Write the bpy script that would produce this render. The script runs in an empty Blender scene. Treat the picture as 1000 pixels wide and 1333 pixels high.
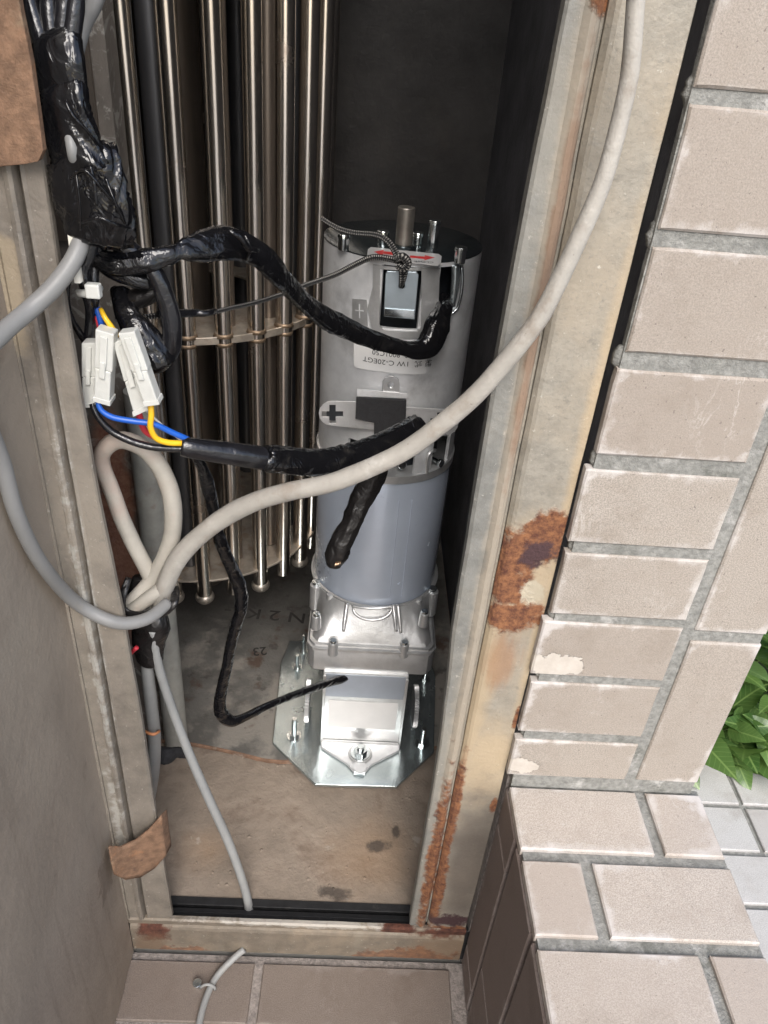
import bpy, bmesh, math, random
import numpy as np
from math import sin, cos, pi, sqrt, radians
from mathutils import Vector, Matrix, noise
from mathutils.geometry import tessellate_polygon
random.seed(7)
SC = bpy.context.scene
COL = SC.collection

# ------------------------------------------------------------------ camera
F = 1000.0; CX, CY = 500.0, 666.5
def nrm(v): return v / np.linalg.norm(v)
_d = nrm(np.array([362 - CX, 2190 - CY, F]))
_vy = -((495 - CX) * _d[0] + F * _d[2]) / _d[1]
_fw = nrm(np.array([495 - CX, _vy, F]))
_rt = nrm(np.cross(_d, _fw))
CAM = np.array([0.0, -0.47, 0.94])
cam_d = bpy.data.cameras.new('camera'); cam = bpy.data.objects.new('camera', cam_d); COL.objects.link(cam)
SC.camera = cam
cam_d.sensor_fit = 'HORIZONTAL'; cam_d.sensor_width = 36; cam_d.lens = 36
cam_d.clip_start = 0.02; cam_d.clip_end = 500
# rows of (_rt,_fw,-_d) are the world axes in camera space (x right, y down, z forward)
xr = Vector((_rt[0], _fw[0], -_d[0])); yd = Vector((_rt[1], _fw[1], -_d[1])); zf = Vector((_rt[2], _fw[2], -_d[2]))
M = Matrix((xr, -yd, -zf)).transposed().to_4x4(); M.translation = Vector(CAM)
cam.matrix_world = M

# ------------------------------------------------------------------ light
SUN_EL = 45; SUN_DIR = Vector((-0.07, 0.97, 0))      # horizontal travel direction of the light
w = bpy.data.worlds.new('World'); SC.world = w; w.use_nodes = True
nt = w.node_tree; bg = nt.nodes['Background']
sky = nt.nodes.new('ShaderNodeTexSky'); sky.sky_type = 'NISHITA'; sky.sun_disc = False
sky.sun_elevation = radians(SUN_EL)
sky.sun_rotation = math.atan2(-SUN_DIR.x, -SUN_DIR.y)
sky.dust_density = 3.0; sky.air_density = 1.0; sky.ozone_density = 1.0
nt.links.new(sky.outputs[0], bg.inputs[0]); bg.inputs[1].default_value = 0.15
sun_d = bpy.data.lights.new('sun', 'SUN'); sun_d.energy = 2.1; sun_d.angle = radians(40); sun_d.color = (1, .99, .975)
sun = bpy.data.objects.new('sun', sun_d); COL.objects.link(sun); sun.location = (2, -3, 4)
hd = SUN_DIR.normalized() * cos(radians(SUN_EL)); ld = Vector((hd.x, hd.y, -sin(radians(SUN_EL))))
sun.rotation_euler = ld.to_track_quat('-Z', 'Y').to_euler()
SC.view_settings.view_transform = 'Standard'; SC.view_settings.look = 'None'
SC.view_settings.exposure = 0.80; SC.view_settings.gamma = 1
SC.view_settings.use_curve_mapping = False

# ------------------------------------------------------------------ measuring: a pixel of the photo onto a real surface
def ray(x, y):
    r = np.array([x - CX, y - CY, F]); return np.array([r @ _rt, r @ _fw, -(r @ _d)])
def at(x, y, Y=None, Z=None, X=None):
    r = ray(x, y)
    if Y is not None: t = (Y - CAM[1]) / r[1]
    elif Z is not None: t = (Z - CAM[2]) / r[2]
    else: t = (X - CAM[0]) / r[0]
    return Vector(CAM + r * t)
MX, MY, MR = 0.040, 0.38, 0.0838     # motor axis and radius
def oncyl(x, y, R=MR, cx=MX, cy=MY):
    r = ray(x, y); ox, oy = CAM[0] - cx, CAM[1] - cy
    A = r[0] ** 2 + r[1] ** 2; B = 2 * (ox * r[0] + oy * r[1]); C = ox * ox + oy * oy - R * R
    t = (-B - sqrt(max(0, B * B - 4 * A * C))) / 2 / A
    return Vector(CAM + r * t)
def depth(p):
    q = np.array(p) - CAM
    return float(_rt[2] * q[0] + _fw[2] * q[1] - _d[2] * q[2])

# ------------------------------------------------------------------ materials
class G:
    def __init__(s, name):
        s.m = bpy.data.materials.new(name); s.m.use_nodes = True; s.t = s.m.node_tree
        s.b = s.t.nodes['Principled BSDF']
    def n(s, typ, ins=None, **kw):
        n = s.t.nodes.new(typ)
        for k, v in kw.items(): setattr(n, k, v)
        for k, v in (ins or {}).items(): s.set(n.inputs[k], v)
        return n
    def set(s, inp, v):
        if isinstance(v, bpy.types.NodeSocket): s.t.links.new(v, inp)
        else: inp.default_value = v
    def math(s, op, a, b=0.0, c=None):
        ins = {0: a, 1: b}
        if c is not None: ins[2] = c
        return s.n('ShaderNodeMath', ins, operation=op).outputs[0]
    def pos(s): return s.n('ShaderNodeNewGeometry').outputs['Position']
    def noise(s, scale, detail=4, rough=.6, vec=None, dist=0):
        return s.n('ShaderNodeTexNoise', {'Vector': vec or s.pos(), 'Scale': scale, 'Detail': detail, 'Roughness': rough, 'Distortion': dist}).outputs[0]
    def step(s, v, lo, hi):
        return s.n('ShaderNodeMapRange', {'Value': v, 'From Min': lo, 'From Max': hi}, interpolation_type='SMOOTHSTEP').outputs[0]
    def mix(s, f, a, b):
        n = s.n('ShaderNodeMix', data_type='RGBA'); s.set(n.inputs[0], f); s.set(n.inputs[6], a); s.set(n.inputs[7], b)
        return n.outputs[2]
    def mixf(s, f, a, b):
        n = s.n('ShaderNodeMix', data_type='FLOAT'); s.set(n.inputs[0], f); s.set(n.inputs[2], a); s.set(n.inputs[3], b)
        return n.outputs[0]
def c4(c): return (c[0], c[1], c[2], 1) if len(c) == 3 else c

def mat(name, base, rough=.5, metal=0, var=.15, vs=18, layers=(), bump=(), coat=0, stretch=None, spec=None, trans=0, sss=0):
    """base colour with mottling; layers = wear, rust, dirt, painted light or shade with shapes of their own"""
    g = G(name); p = g.pos()
    if stretch:
        p = g.n('ShaderNodeMapping', {'Vector': p, 'Scale': stretch}).outputs[0]
    n1 = g.noise(vs, 6, .65, vec=p)
    lo = c4([c * (1 - var) for c in base]); hi = c4([min(1, c * (1 + var)) for c in base])
    col = g.mix(g.step(n1, .3, .7), lo, hi)
    R = rough; MT = metal; hgt = None
    rv = g.mixf(g.noise(vs * 2.3, 4, .6, vec=p), rough * .8, min(1, rough * 1.25)); R = rv
    for i, L in enumerate(layers):
        vv = g.n('ShaderNodeMapping', {'Vector': g.pos(), 'Scale': L['sv'], 'Rotation': L.get('rv', (0, 0, 0))}).outputs[0] if 'sv' in L else (p if L.get('st') else g.pos())
        nn = g.noise(L.get('s', 20), L.get('d', 6), L.get('r', .65), vec=vv, dist=L.get('dist', 0))
        if 'at' in L:
            acc = None
            for a in L['at']:
                sc = a[4] if len(a) > 4 else (1, 1, 1)
                v = g.n('ShaderNodeVectorMath', {0: g.pos(), 1: (a[0], a[1], a[2])}, operation='SUBTRACT').outputs[0]
                v = g.n('ShaderNodeVectorMath', {0: v, 1: sc}, operation='MULTIPLY').outputs[0]
                ln = g.n('ShaderNodeVectorMath', {0: v}, operation='LENGTH').outputs['Value']
                f = g.math('SUBTRACT', 1.0, g.math('DIVIDE', ln, a[3]))      # 1 centre .. 0 rim
                acc = f if acc is None else g.math('MAXIMUM', acc, f)
            mval = g.math('ADD', acc, g.math('MULTIPLY', g.math('SUBTRACT', nn, .5), L.get('w', 1.6)))
            mask = g.step(mval, L.get('lo', .15), L.get('hi', .3))
        else:
            mask = g.step(nn, L.get('lo', .55), L.get('hi', .65))
        if 'amt' in L: mask = g.math('MULTIPLY', mask, L['amt'])
        c = L['c']
        if 'c2' in L: c = g.mix(g.step(g.noise(L.get('s2', 60), 6, .75), .32, .68), c4(L['c']), c4(L['c2']))
        else: c = c4(c)
        col = g.mix(mask, col, c)
        if 'rough' in L: R = g.mixf(mask, R, L['rough'])
        if 'metal' in L: MT = g.mixf(mask, MT, L['metal'])
        if 'h' in L:
            hh = g.math('MULTIPLY', g.math('MULTIPLY', mask, g.noise(L.get('hs', 150), 4)), L['h'])
            hgt = hh if hgt is None else g.math('ADD', hgt, hh)
    g.set(g.b.inputs['Base Color'], col); g.set(g.b.inputs['Roughness'], R); g.set(g.b.inputs['Metallic'], MT)
    for (bs, bh) in bump:
        hh = g.math('MULTIPLY', g.noise(bs, 5, .6, vec=p), bh)
        hgt = hh if hgt is None else g.math('ADD', hgt, hh)
    if hgt is not None:
        bn = g.n('ShaderNodeBump', {'Height': hgt, 'Distance': 1.0, 'Strength': 1.0})
        g.set(g.b.inputs['Normal'], bn.outputs[0])
    if coat: g.b.inputs['Coat Weight'].default_value = coat; g.b.inputs['Coat Roughness'].default_value = .08
    if spec is not None: g.b.inputs['Specular IOR Level'].default_value = spec
    if trans: g.b.inputs['Transmission Weight'].default_value = trans
    if sss:
        g.b.inputs['Subsurface Weight'].default_value = sss; g.b.inputs['Subsurface Radius'].default_value = (.004, .004, .004)
    return g.m

RUST = dict(c=(.075, .026, .016), c2=(.25, .11, .048), s2=120, rough=.95, metal=0, h=.0012, hs=260)
def rust(**k): d = dict(RUST); d.update(k); return d

MT = {}
def tile_mat(name, base, eff=.5, patches=()):
    g = G(name); p = g.pos()
    rnd = g.n('ShaderNodeObjectInfo').outputs['Random']
    fine = g.noise(900, 3, .7); mid = g.noise(45, 5, .6)
    b = g.mix(g.step(fine, .35, .65), c4([c * .74 for c in base]), c4([c * 1.2 for c in base]))
    b = g.mix(g.math('MULTIPLY', g.step(mid, .45, .75), .35), b, c4([base[0] * .8, base[1] * .76, base[2] * .72]))
    b = g.mix(g.math('MULTIPLY', rnd, .75), b, c4([base[0] * .84, base[1] * .80, base[2] * .78]))
    grime = g.step(g.noise(14, 7, .72), .50, .72); b = g.mix(g.math('MULTIPLY', grime, .45), b, c4([base[0] * .62, base[1] * .57, base[2] * .52]))
    # dark specks
    sp = g.step(g.noise(420, 2, .5), .68, .74)
    b = g.mix(g.math('MULTIPLY', sp, .6), b, (.10, .08, .07, 1))
    # efflorescence creeping in from the edges and running in thin threads
    e = g.n('ShaderNodeAttribute', attribute_name='edge').outputs['Fac']
    zone = g.noise(16, 3, .5)
    e1 = g.math('ADD', g.math('MULTIPLY', e, 1.0), g.math('MULTIPLY', g.math('SUBTRACT', g.noise(75, 6, .7), .5), 2.4))
    e1 = g.math('ADD', e1, g.math('MULTIPLY', g.math('SUBTRACT', zone, .5), -3.2))
    m = g.math('MULTIPLY', g.math('MULTIPLY', g.step(e1, .45, -.45), 1.0), eff)
    b = g.mix(g.math('MULTIPLY', m, g.step(g.noise(13, 3), .36, .56)), b, (.58, .555, .54, 1))
    vein = g.n('ShaderNodeMapping', {'Vector': p, 'Scale': (1.0, .45, .45)}).outputs[0]
    vn = g.math('ABSOLUTE', g.math('SUBTRACT', g.noise(48, 5, .62, vec=vein, dist=.6), .5))
    vm = g.math('MULTIPLY', g.step(vn, .024, .0), g.math('MULTIPLY', g.step(g.noise(9, 3), .54, .70), .6))
    b = g.mix(g.math('MULTIPLY', vm, eff * .9), b, (.64, .62, .59, 1))
    hgt = g.math('MULTIPLY', fine, .00028)
    for (x, y, z, r) in patches:
        ln = g.n('ShaderNodeVectorMath', {0: g.n('ShaderNodeVectorMath', {0: p, 1: (x, y, z)}, operation='SUBTRACT').outputs[0], 1: (.8, 1, 1.5)}, operation='MULTIPLY').outputs[0]
        ln = g.n('ShaderNodeVectorMath', {0: ln}, operation='LENGTH').outputs['Value']
        f = g.math('ADD', g.math('DIVIDE', ln, r), g.math('MULTIPLY', g.math('SUBTRACT', g.noise(75, 6, .7), .5), 2.2))
        mm = g.step(f, 1.0, .93)
        b = g.mix(mm, b, g.mix(g.noise(90, 4), (.36, .31, .26, 1), (.58, .55, .50, 1)))
        hgt = g.math('ADD', hgt, g.math('MULTIPLY', mm, -.0007))
    g.set(g.b.inputs['Base Color'], b); g.set(g.b.inputs['Roughness'], .72)
    hgt = g.math('ADD', hgt, g.math('MULTIPLY', g.noise(120, 4), .0003))
    g.set(g.b.inputs['Normal'], g.n('ShaderNodeBump', {'Height': hgt, 'Distance': 1.0}).outputs[0])
    return g.m
_p7 = at(722, 866, Y=-.0090); _p9 = at(680, 996, Y=-.0090)
MT['tile'] = tile_mat('beige_tile', (.315, .282, .245), .6, [(_p7.x, _p7.y, _p7.z, .019), (_p9.x, _p9.y, _p9.z, .014)])
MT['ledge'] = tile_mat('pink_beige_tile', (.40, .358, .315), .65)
MT['side'] = tile_mat('shaded_side_tile', (.18, .145, .13), .15)  # ledge side painted darker: the shade of its recess is in the colour
MT['floor_tile'] = tile_mat('floor_tile', (.20, .165, .14), .12)
MT['pale'] = tile_mat('pale_paving_tile', (.44, .435, .425), .3)
MT['mortar'] = mat('mortar', (.215, .215, .20), .9, var=.25, vs=160, bump=((500, .0012), (90, .0012)),
                   layers=[dict(c=(.07, .075, .06), s=22, lo=.52, hi=.72, amt=.7), dict(c=(.5, .49, .47), s=36, lo=.56, hi=.70, amt=.6)])
MT['mortar_side'] = mat('mortar_side', (.25, .22, .2), .9, var=.3, vs=160, bump=((300, .0015),))
MT['concrete'] = mat('concrete', (.27, .25, .22), .9, var=.2, vs=30, bump=((200, .001),))
MT['bounce_ground'] = mat('pale_bounce_concrete', (.36, .345, .32), .9, var=.12, vs=6, bump=((200, .001),))  # ground made pale so that it bounces light onto motor and ledge
MT['soil'] = mat('soil', (.035, .03, .02), .95, var=.4, vs=40, bump=((60, .01),))
# painted steel door leaf
MT['door'] = mat('taupe_paint', (.285, .24, .195), .55, var=.10, vs=9, bump=((35, .0012), (260, .00035)),
                 layers=[dict(c=(.33, .30, .25), s=5, lo=.5, hi=.75, amt=.55), dict(c=(.17, .14, .11), s=60, sv=(1, 1, .06), lo=.54, hi=.72, amt=.5), dict(c=(.36, .31, .25), s=3, lo=.5, hi=.62, amt=.4), dict(c=(.40, .37, .33), s=170, sv=(1, .05, 1), rv=(.5, 0, 0), lo=.70, hi=.74, amt=.5), dict(c=(.12, .10, .085), s=150, lo=.70, hi=.75, amt=.6), dict(c=(.16, .125, .10), s=26, lo=.6, hi=.75, amt=.4),
                         dict(c=(.50, .47, .42), s=120, lo=.5, hi=.62, w=1.3, at=[(-.214, -.002, .45, .008, (1, 1, .02))], rough=.7, h=.0006, amt=.5),
                         dict(c=(.14, .105, .08), s=90, w=2.4, lo=.1, hi=.5, at=[(-.214, -.028, .20, .028, (1, 1, .7))], amt=.6)])
# galvanised and stained door frame
_r1 = at(700, 745, Y=0); _r2 = at(562, 1235, Y=0)
def frame_mat(name, base, cream, extra=()):
    return mat(name, base, .55, .25, var=.16, vs=60, bump=((300, .0005), (40, .0007)),
        layers=[dict(c=cream, s=7, lo=.40, hi=.62, amt=.75, rough=.75, metal=0, st=0),
                dict(c=(.16, .15, .13), s=90, lo=.60, hi=.70, amt=.5), dict(c=(.20, .185, .16), s=420, lo=.56, hi=.64, amt=.4), dict(c=(.26, .235, .19), s=40, sv=(1, 1, .15), lo=.52, hi=.70, amt=.45),
                dict(c=(.60, .57, .50), s=200, lo=.62, hi=.72, amt=.5, h=.0004)] + list(extra))
MT['frame_face'] = frame_mat('stained_galvanised_steel', (.275, .255, .215), (.31, .265, .20),
    [dict(c=(.42, .33, .215), s=22, lo=.0, hi=.8, w=1.1, amt=.75, at=[(.138, 0, .58, .062, (1, 1, .8)), (.142, 0, .36, .04, (1, 1, .45)), (.12, 0, .45, .02, (1, 1, .08)), (.159, 0, .6, .008, (1, 1, .02))]),
     dict(c=(.12, .10, .085), s=30, lo=.0, hi=.7, w=1.3, amt=.8, at=[(.147, 0, .20, .05, (1.3, 1, .3))]), dict(c=(.30, .16, .08), s=50, sv=(1, 1, .12), lo=.1, hi=.7, w=1.6, amt=.6, at=[(.135, 0, .49, .022, (1, 1, .45)), (.121, 0, .33, .006, (1, 1, .08))]),
     rust(s=55, w=1.9, lo=.05, hi=.42, at=[(.146, 0, .612, .025, (.9, 1, 1)), (.128, 0, .603, .024, (.9, 1, .9)), (.123, 0, .572, .028, (1.0, 1, .7)), (.136, 0, .540, .027, (.75, 1, 1.3)), (.152, 0, .630, .018), (.119, .0, .26, .009, (1, .4, .07)), (.120, .0, .14, .010, (1, .4, .10)), (.14, 0, .07, .022, (.6, 1, 1.6)), (.159, 0, .42, .004, (1, 1, .2)), (.158, 0, .30, .005, (1, 1, .3))]),
     dict(c=(.055, .028, .03), s=90, w=1.6, lo=.15, hi=.5, at=[(.144, 0, .603, .019), (.14, 0, .09, .02, (.6, 1, 1.2))], h=.001, rough=.95), dict(c=(.40, .355, .27), s=90, w=1.3, lo=.15, hi=.4, at=[(.147, 0, .566, .014, (1, 1, .9))])])
MT['frame_inner'] = frame_mat('grey_galvanised_steel', (.205, .205, .19), (.24, .225, .19),
    [dict(c=(.33, .28, .215), s=60, lo=.0, hi=.7, w=1.0, amt=.7, at=[(.1105, 0, .75, .0100, (1, .4, .005))], metal=0, rough=.8), dict(c=(.20, .12, .075), s=50, lo=.1, hi=.6, w=1.1, amt=.75, at=[(.111, 0, .80, .006, (1, .4, .03))]),
     rust(s=70, w=1.9, lo=.05, hi=.5, at=[(.110, 0, .20, .010, (1, .4, .055)), (.116, 0, .955, .012, (1, 1, .8))])])
MT['frame_left'] = frame_mat('dirty_galvanised_steel', (.215, .19, .16), (.28, .245, .20),
    [dict(c=(.50, .49, .45), s=70, w=3.0, lo=.2, hi=.9, amt=.6, at=[(-.204, 0, .5, .006, (1, .4, .02)), (-.197, 0, .5, .002, (1, .4, .007)), (-.210, 0, .25, .008, (1, .4, .06))], rough=.6),
     dict(c=(.42, .34, .23), s=24, lo=.1, hi=.45, w=1.4, amt=.6, at=[(-.217, 0, .78, .014, (1, 1, .3))]),
     rust(s=70, lo=.2, hi=.4, at=[(-.19, 0, .04, .03)], w=1.6)])
MT['sill'] = frame_mat('stained_sill_steel', (.20, .17, .135), (.28, .225, .16),
    [dict(c=(.5, .48, .44), s=90, w=2.0, lo=.1, hi=.6, amt=.6, at=[(-.02, -.004, .074, .010, (.06, .5, 1))]),  # pale streak along the top lip is a painted highlight
     dict(c=(.055, .022, .016), c2=(.14, .055, .035), s2=90, s=60, w=1.7, lo=.1, hi=.5, rough=.9, h=.001, at=[(-.192, 0, .045, .024), (.140, 0, .066, .030, (.6, 1, 1.9)), (.085, 0, .072, .014, (.4, 1, 1))]), dict(c=(.16, .10, .06), s=30, w=1.3, lo=.1, hi=.6, amt=.6, at=[(.145, 0, .02, .05, (.7, 1, 1)), (-.2, 0, .02, .03)]),
     rust(s=40, w=1.4, lo=.3, hi=.45, at=[(-.16, 0, .0, .03, (.5, 1, 1)), (.1, 0, .0, .05, (.5, 1, 1))], amt=.7)])
MT['caulk'] = mat('cream_foam_strip', (.72, .69, .6), .8, var=.1, vs=60)
MT['primer'] = mat('brown_corroded_plate', (.20, .118, .072), .85, var=.3, vs=110, bump=((380, .0009), (60, .001)),
                   layers=[dict(c=(.36, .27, .18), s=26, lo=.52, hi=.7, amt=.7), dict(c=(.07, .045, .035), s=100, lo=.62, hi=.7, amt=.6), dict(c=(.42, .2, .09), s=50, lo=.55, hi=.7, amt=.5)])
# inside
MT['dark_wall'] = mat('near_black_paint', (.022, .020, .019), .6, var=.5, vs=7, bump=((90, .001),),  # near-black all over, with faint brown mottling
                      layers=[dict(c=(.05, .042, .034), s=6, lo=.5, hi=.75, amt=.6), dict(c=(.09, .08, .065), s=34, lo=.66, hi=.76, amt=.35)])
MT['side_wall'] = mat('blue_black_paint', (.10, .10, .11), .55, var=.3, vs=9, bump=((90, .0008),))
MT['cab_floor'] = mat('dusty_concrete_base', (.26, .212, .168), .85, var=.16, vs=16, bump=((70, .002), (300, .0006)),
    layers=[dict(c=(.14, .095, .068), s=17, lo=.50, hi=.72, amt=.6), dict(c=(.28, .19, .12), s=14, lo=.1, hi=.9, w=1.1, at=[(.06, .10, .05, .09), (-.15, .10, .05, .05)], amt=.6),
            dict(c=(.06, .048, .04), s=60, w=1.5, lo=.2, hi=.7, amt=.85, at=[(.062, .115, .05, .013, (.5, 1, 1)), (.085, .135, .05, .009, (1, .6, 1)), (.01, .05, .05, .016, (.5, 1, 1))]),
            dict(c=(.42, .38, .33), s=30, lo=.62, hi=.7, amt=.5)])
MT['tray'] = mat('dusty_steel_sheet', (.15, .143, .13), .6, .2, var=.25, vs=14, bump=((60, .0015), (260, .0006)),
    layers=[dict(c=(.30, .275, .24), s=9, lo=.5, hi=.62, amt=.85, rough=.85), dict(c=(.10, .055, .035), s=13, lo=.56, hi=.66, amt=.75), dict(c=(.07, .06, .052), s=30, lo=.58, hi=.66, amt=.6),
            dict(c=(.035, .032, .03), s=8, lo=.1, hi=.7, w=.8, at=[(-.2, .62, .06, .22)], amt=.8)])  # dark patch below the rod cage: its shade put into the sheet's colour
MT['tray_edge'] = mat('rusty_sheet_edge', (.17, .10, .065), .85, var=.35, vs=70, bump=((200, .001),), layers=[dict(c=(.32, .27, .22), s=40, lo=.55, hi=.65, amt=.6)])
MT['rubber'] = mat('black_rubber', (.016, .016, .017), .55, var=.3, vs=80, bump=((150, .0006),), layers=[dict(c=(.07, .065, .06), s=60, lo=.62, hi=.7, amt=.4)])
MT['rod'] = mat('tarnished_stainless', (.84, .78, .71), .21, 1, var=.18, vs=22, stretch=(1, 1, .12), layers=[dict(c=(.30, .19, .12), s=12, lo=.58, hi=.72, amt=.5, rough=.45)])
MT['rod_dim'] = mat('bronze_tarnished_tube', (.23, .195, .165), .38, .85, var=.25, vs=22, stretch=(1, 1, .12))
MT['rod_blue'] = mat('grey_blue_tube', (.11, .112, .12), .42, .85, var=.2, vs=22, stretch=(1, 1, .12))
MT['ring'] = mat('weld_stained_ring', (.42, .37, .31), .4, .6, var=.25, vs=30, layers=[dict(c=(.25, .16, .10), s=40, lo=.5, hi=.65, amt=.5)])
MT['weld'] = mat('weld_bead', (.26, .19, .13), .5, .7, var=.3, vs=200)
MT['ball'] = mat('dull_nickel', (.42, .38, .33), .4, .8, var=.2, vs=60)
MT['post'] = mat('stained_steel_post', (.115, .10, .085), .7, .15, var=.25, vs=30, stretch=(1, 1, .5), bump=((160, .001),),
    layers=[dict(c=(.33, .32, .29), s=32, lo=.53, hi=.60, amt=.55, dist=1.5), rust(c=(.17, .06, .035), c2=(.26, .13, .08), s=22, w=1.1, lo=.1, hi=.5, at=[(-.262, .27, .42, .028, (1, .4, .12))], amt=.85),
            dict(c=(.40, .40, .37), s=26, w=1.2, lo=.1, hi=.4, amt=.75, at=[(-.22, .27, .36, .022, (1, .4, .1))])])
MT['pipe_grey'] = mat('galvanised_pipe', (.36, .36, .33), .5, .3, var=.15, vs=30, layers=[dict(c=(.22, .14, .1), s=18, lo=.56, hi=.7, amt=.5)])
# motor
MT['cast'] = mat('cast_aluminium', (.80, .81, .82), .34, .5, var=.10, vs=24, bump=((700, .00012), (30, .0006)), layers=[dict(c=(.30, .30, .30), s=13, lo=.5, hi=.7, amt=.5, rough=.5)])
MT['cast_bright'] = mat('bright_cast_aluminium', (.58, .585, .585), .33, .7, var=.10, vs=40, bump=((500, .0002), (60, .0006)))
MT['body_blue'] = mat('blue_grey_paint', (.52, .58, .68), .24, .4, var=.04, vs=14, coat=.6, layers=[dict(c=(.28, .29, .31), s=90, lo=.66, hi=.72, amt=.4), dict(c=(.33, .33, .32), s=9, lo=.52, hi=.75, amt=.3, rough=.5)])
MT['zinc'] = mat('zinc_plate', (.52, .58, .59), .25, .9, var=.10, vs=16, bump=((12, .002),), layers=[dict(c=(.42, .5, .52), s=10, lo=.5, hi=.7, amt=.5)])
MT['zinc_screw'] = mat('zinc_screw', (.72, .77, .78), .18, 1, var=.12, vs=200)
MT['key'] = mat('zinc_key_tab', (.40, .46, .50), .35, .8, var=.08, vs=30, layers=[dict(c=(.28, .32, .36), s=60, lo=.6, hi=.7, amt=.5)])
MT['top_plate'] = mat('dark_chromated_plate', (.045, .055, .06), .22, .75, var=.2, vs=20)
MT['pocket'] = mat('black_pocket_plastic', (.010, .012, .015), .4, var=.3, vs=60)
MT['black_foam'] = mat('black_foam_pad', (.02, .02, .022), .9, var=.2, vs=200, bump=((900, .0003),))
MT['sticker'] = mat('white_sticker', (.74, .74, .73), .4, var=.03, vs=30)
MT['grey_sticker'] = mat('grey_sticker', (.42, .42, .42), .4, var=.05, vs=30)
MT['blue_label'] = mat('pale_metal_label', (.36, .40, .46), .35, .3, var=.05, vs=30)
MT['shaft'] = mat('turned_shaft', (.30, .28, .25), .45, .9, var=.15, vs=60)
MT['red_ink'] = mat('red_ink', (.5, .02, .02), .5, var=.05)
MT['ink'] = mat('black_ink', (.02, .02, .022), .5, var=.05)
MT['marker'] = mat('marker_pen', (.035, .032, .030), .8, var=.4)
# cables
def tape_mat(name, c, rough):
    g = G(name); p = g.pos()
    vo = g.n('ShaderNodeTexVoronoi', {'Vector': g.n('ShaderNodeMapping', {'Vector': p, 'Rotation': (.5, .4, .7), 'Scale': (1, .45, 1.3)}).outputs[0], 'Scale': 70, 'Randomness': 1}, feature='SMOOTH_F1').outputs[0]
    h = g.math('ADD', g.math('MULTIPLY', vo, .0030), g.math('MULTIPLY', g.noise(55, 3, .5, dist=1.5), .0030))
    g.set(g.b.inputs['Base Color'], g.mix(g.step(g.noise(70, 5), .55, .75), c4(c), (.02, .019, .018, 1)))
    g.set(g.b.inputs['Roughness'], g.mixf(g.noise(50, 4), rough * .5, rough * 1.5))
    g.set(g.b.inputs['Normal'], g.n('ShaderNodeBump', {'Height': h, 'Distance': 1.0, 'Strength': .8}).outputs[0])
    g.b.inputs['Coat Weight'].default_value = .15; g.b.inputs['Coat Roughness'].default_value = .04
    g.b.inputs['Specular IOR Level'].default_value = .45
    return g.m
MT['tape'] = tape_mat('shiny_black_vinyl_tape', (.006, .006, .007), .07)
MT['tape_dull'] = tape_mat('dull_black_tape', (.012, .011, .011), .34)
MT['sleeve'] = mat('black_heat_shrink', (.010, .010, .012), .22, var=.3, vs=60, bump=((120, .0008), (25, .003)), coat=.4)
MT['cable_a'] = mat('dusty_grey_cable', (.36, .34, .305), .55, var=.10, vs=30, bump=((70, .0008), (500, .0003)),
                    layers=[dict(c=(.24, .20, .16), s=34, lo=.52, hi=.7, amt=.6), dict(c=(.54, .53, .50), s=30, lo=.58, hi=.7, amt=.55), dict(c=(.14, .12, .10), s=210, lo=.66, hi=.72, amt=.6)])
MT['cable_b'] = mat('grey_cable', (.225, .225, .22), .42, var=.05, vs=30, bump=((30, .0006),), layers=[dict(c=(.26, .24, .21), s=40, lo=.6, hi=.7, amt=.35)])
MT['cable_c'] = mat('worn_beige_cable', (.42, .395, .345), .55, var=.08, vs=30, bump=((60, .0008),), layers=[dict(c=(.42, .30, .25), s=14, lo=.55, hi=.7, amt=.5)])
MT['cable_thin'] = mat('pale_grey_cable', (.29, .295, .29), .5, var=.06, vs=40, layers=[dict(c=(.28, .26, .23), s=40, lo=.6, hi=.7, amt=.4)])
MT['nylon'] = mat('milky_nylon', (.60, .605, .57), .35, var=.05, vs=50, sss=.25, bump=((200, .0003),))
MT['blue'] = mat('blue_wire', (.012, .10, .48), .35, var=.05)
MT['yellow'] = mat('yellow_wire', (.85, .50, .02), .35, var=.05)
MT['red'] = mat('red_wire', (.68, .05, .07), .4, var=.05)
MT['white_wire'] = mat('white_wire', (.7, .7, .68), .4, var=.05)
MT['copper'] = mat('copper_end', (.75, .55, .38), .25, 1, var=.1)
MT['tie_orange'] = mat('orange_twist_tie', (.65, .27, .12), .5, var=.1)
def cord_mat():
    g = G('black_braided_cord'); uv = g.n('ShaderNodeAttribute', attribute_name='cordcoord').outputs['Vector']
    s = g.n('ShaderNodeSeparateXYZ', {0: uv})
    a = g.math('SINE', g.math('ADD', g.math('MULTIPLY', s.outputs[0], 12.566), g.math('MULTIPLY', s.outputs[1], 1500)))
    b = g.math('SINE', g.math('SUBTRACT', g.math('MULTIPLY', s.outputs[0], 12.566), g.math('MULTIPLY', s.outputs[1], 1500)))
    m = g.math('MULTIPLY', a, b); mm = g.step(m, .25, .6)
    g.set(g.b.inputs['Base Color'], g.mix(mm, (.010, .010, .011, 1), (.30, .29, .27, 1))); g.b.inputs['Roughness'].default_value = .6
    g.set(g.b.inputs['Normal'], g.n('ShaderNodeBump', {'Height': g.math('MULTIPLY', m, .0008), 'Distance': 1.0}).outputs[0])
    return g.m
MT['cord'] = cord_mat()
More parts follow.
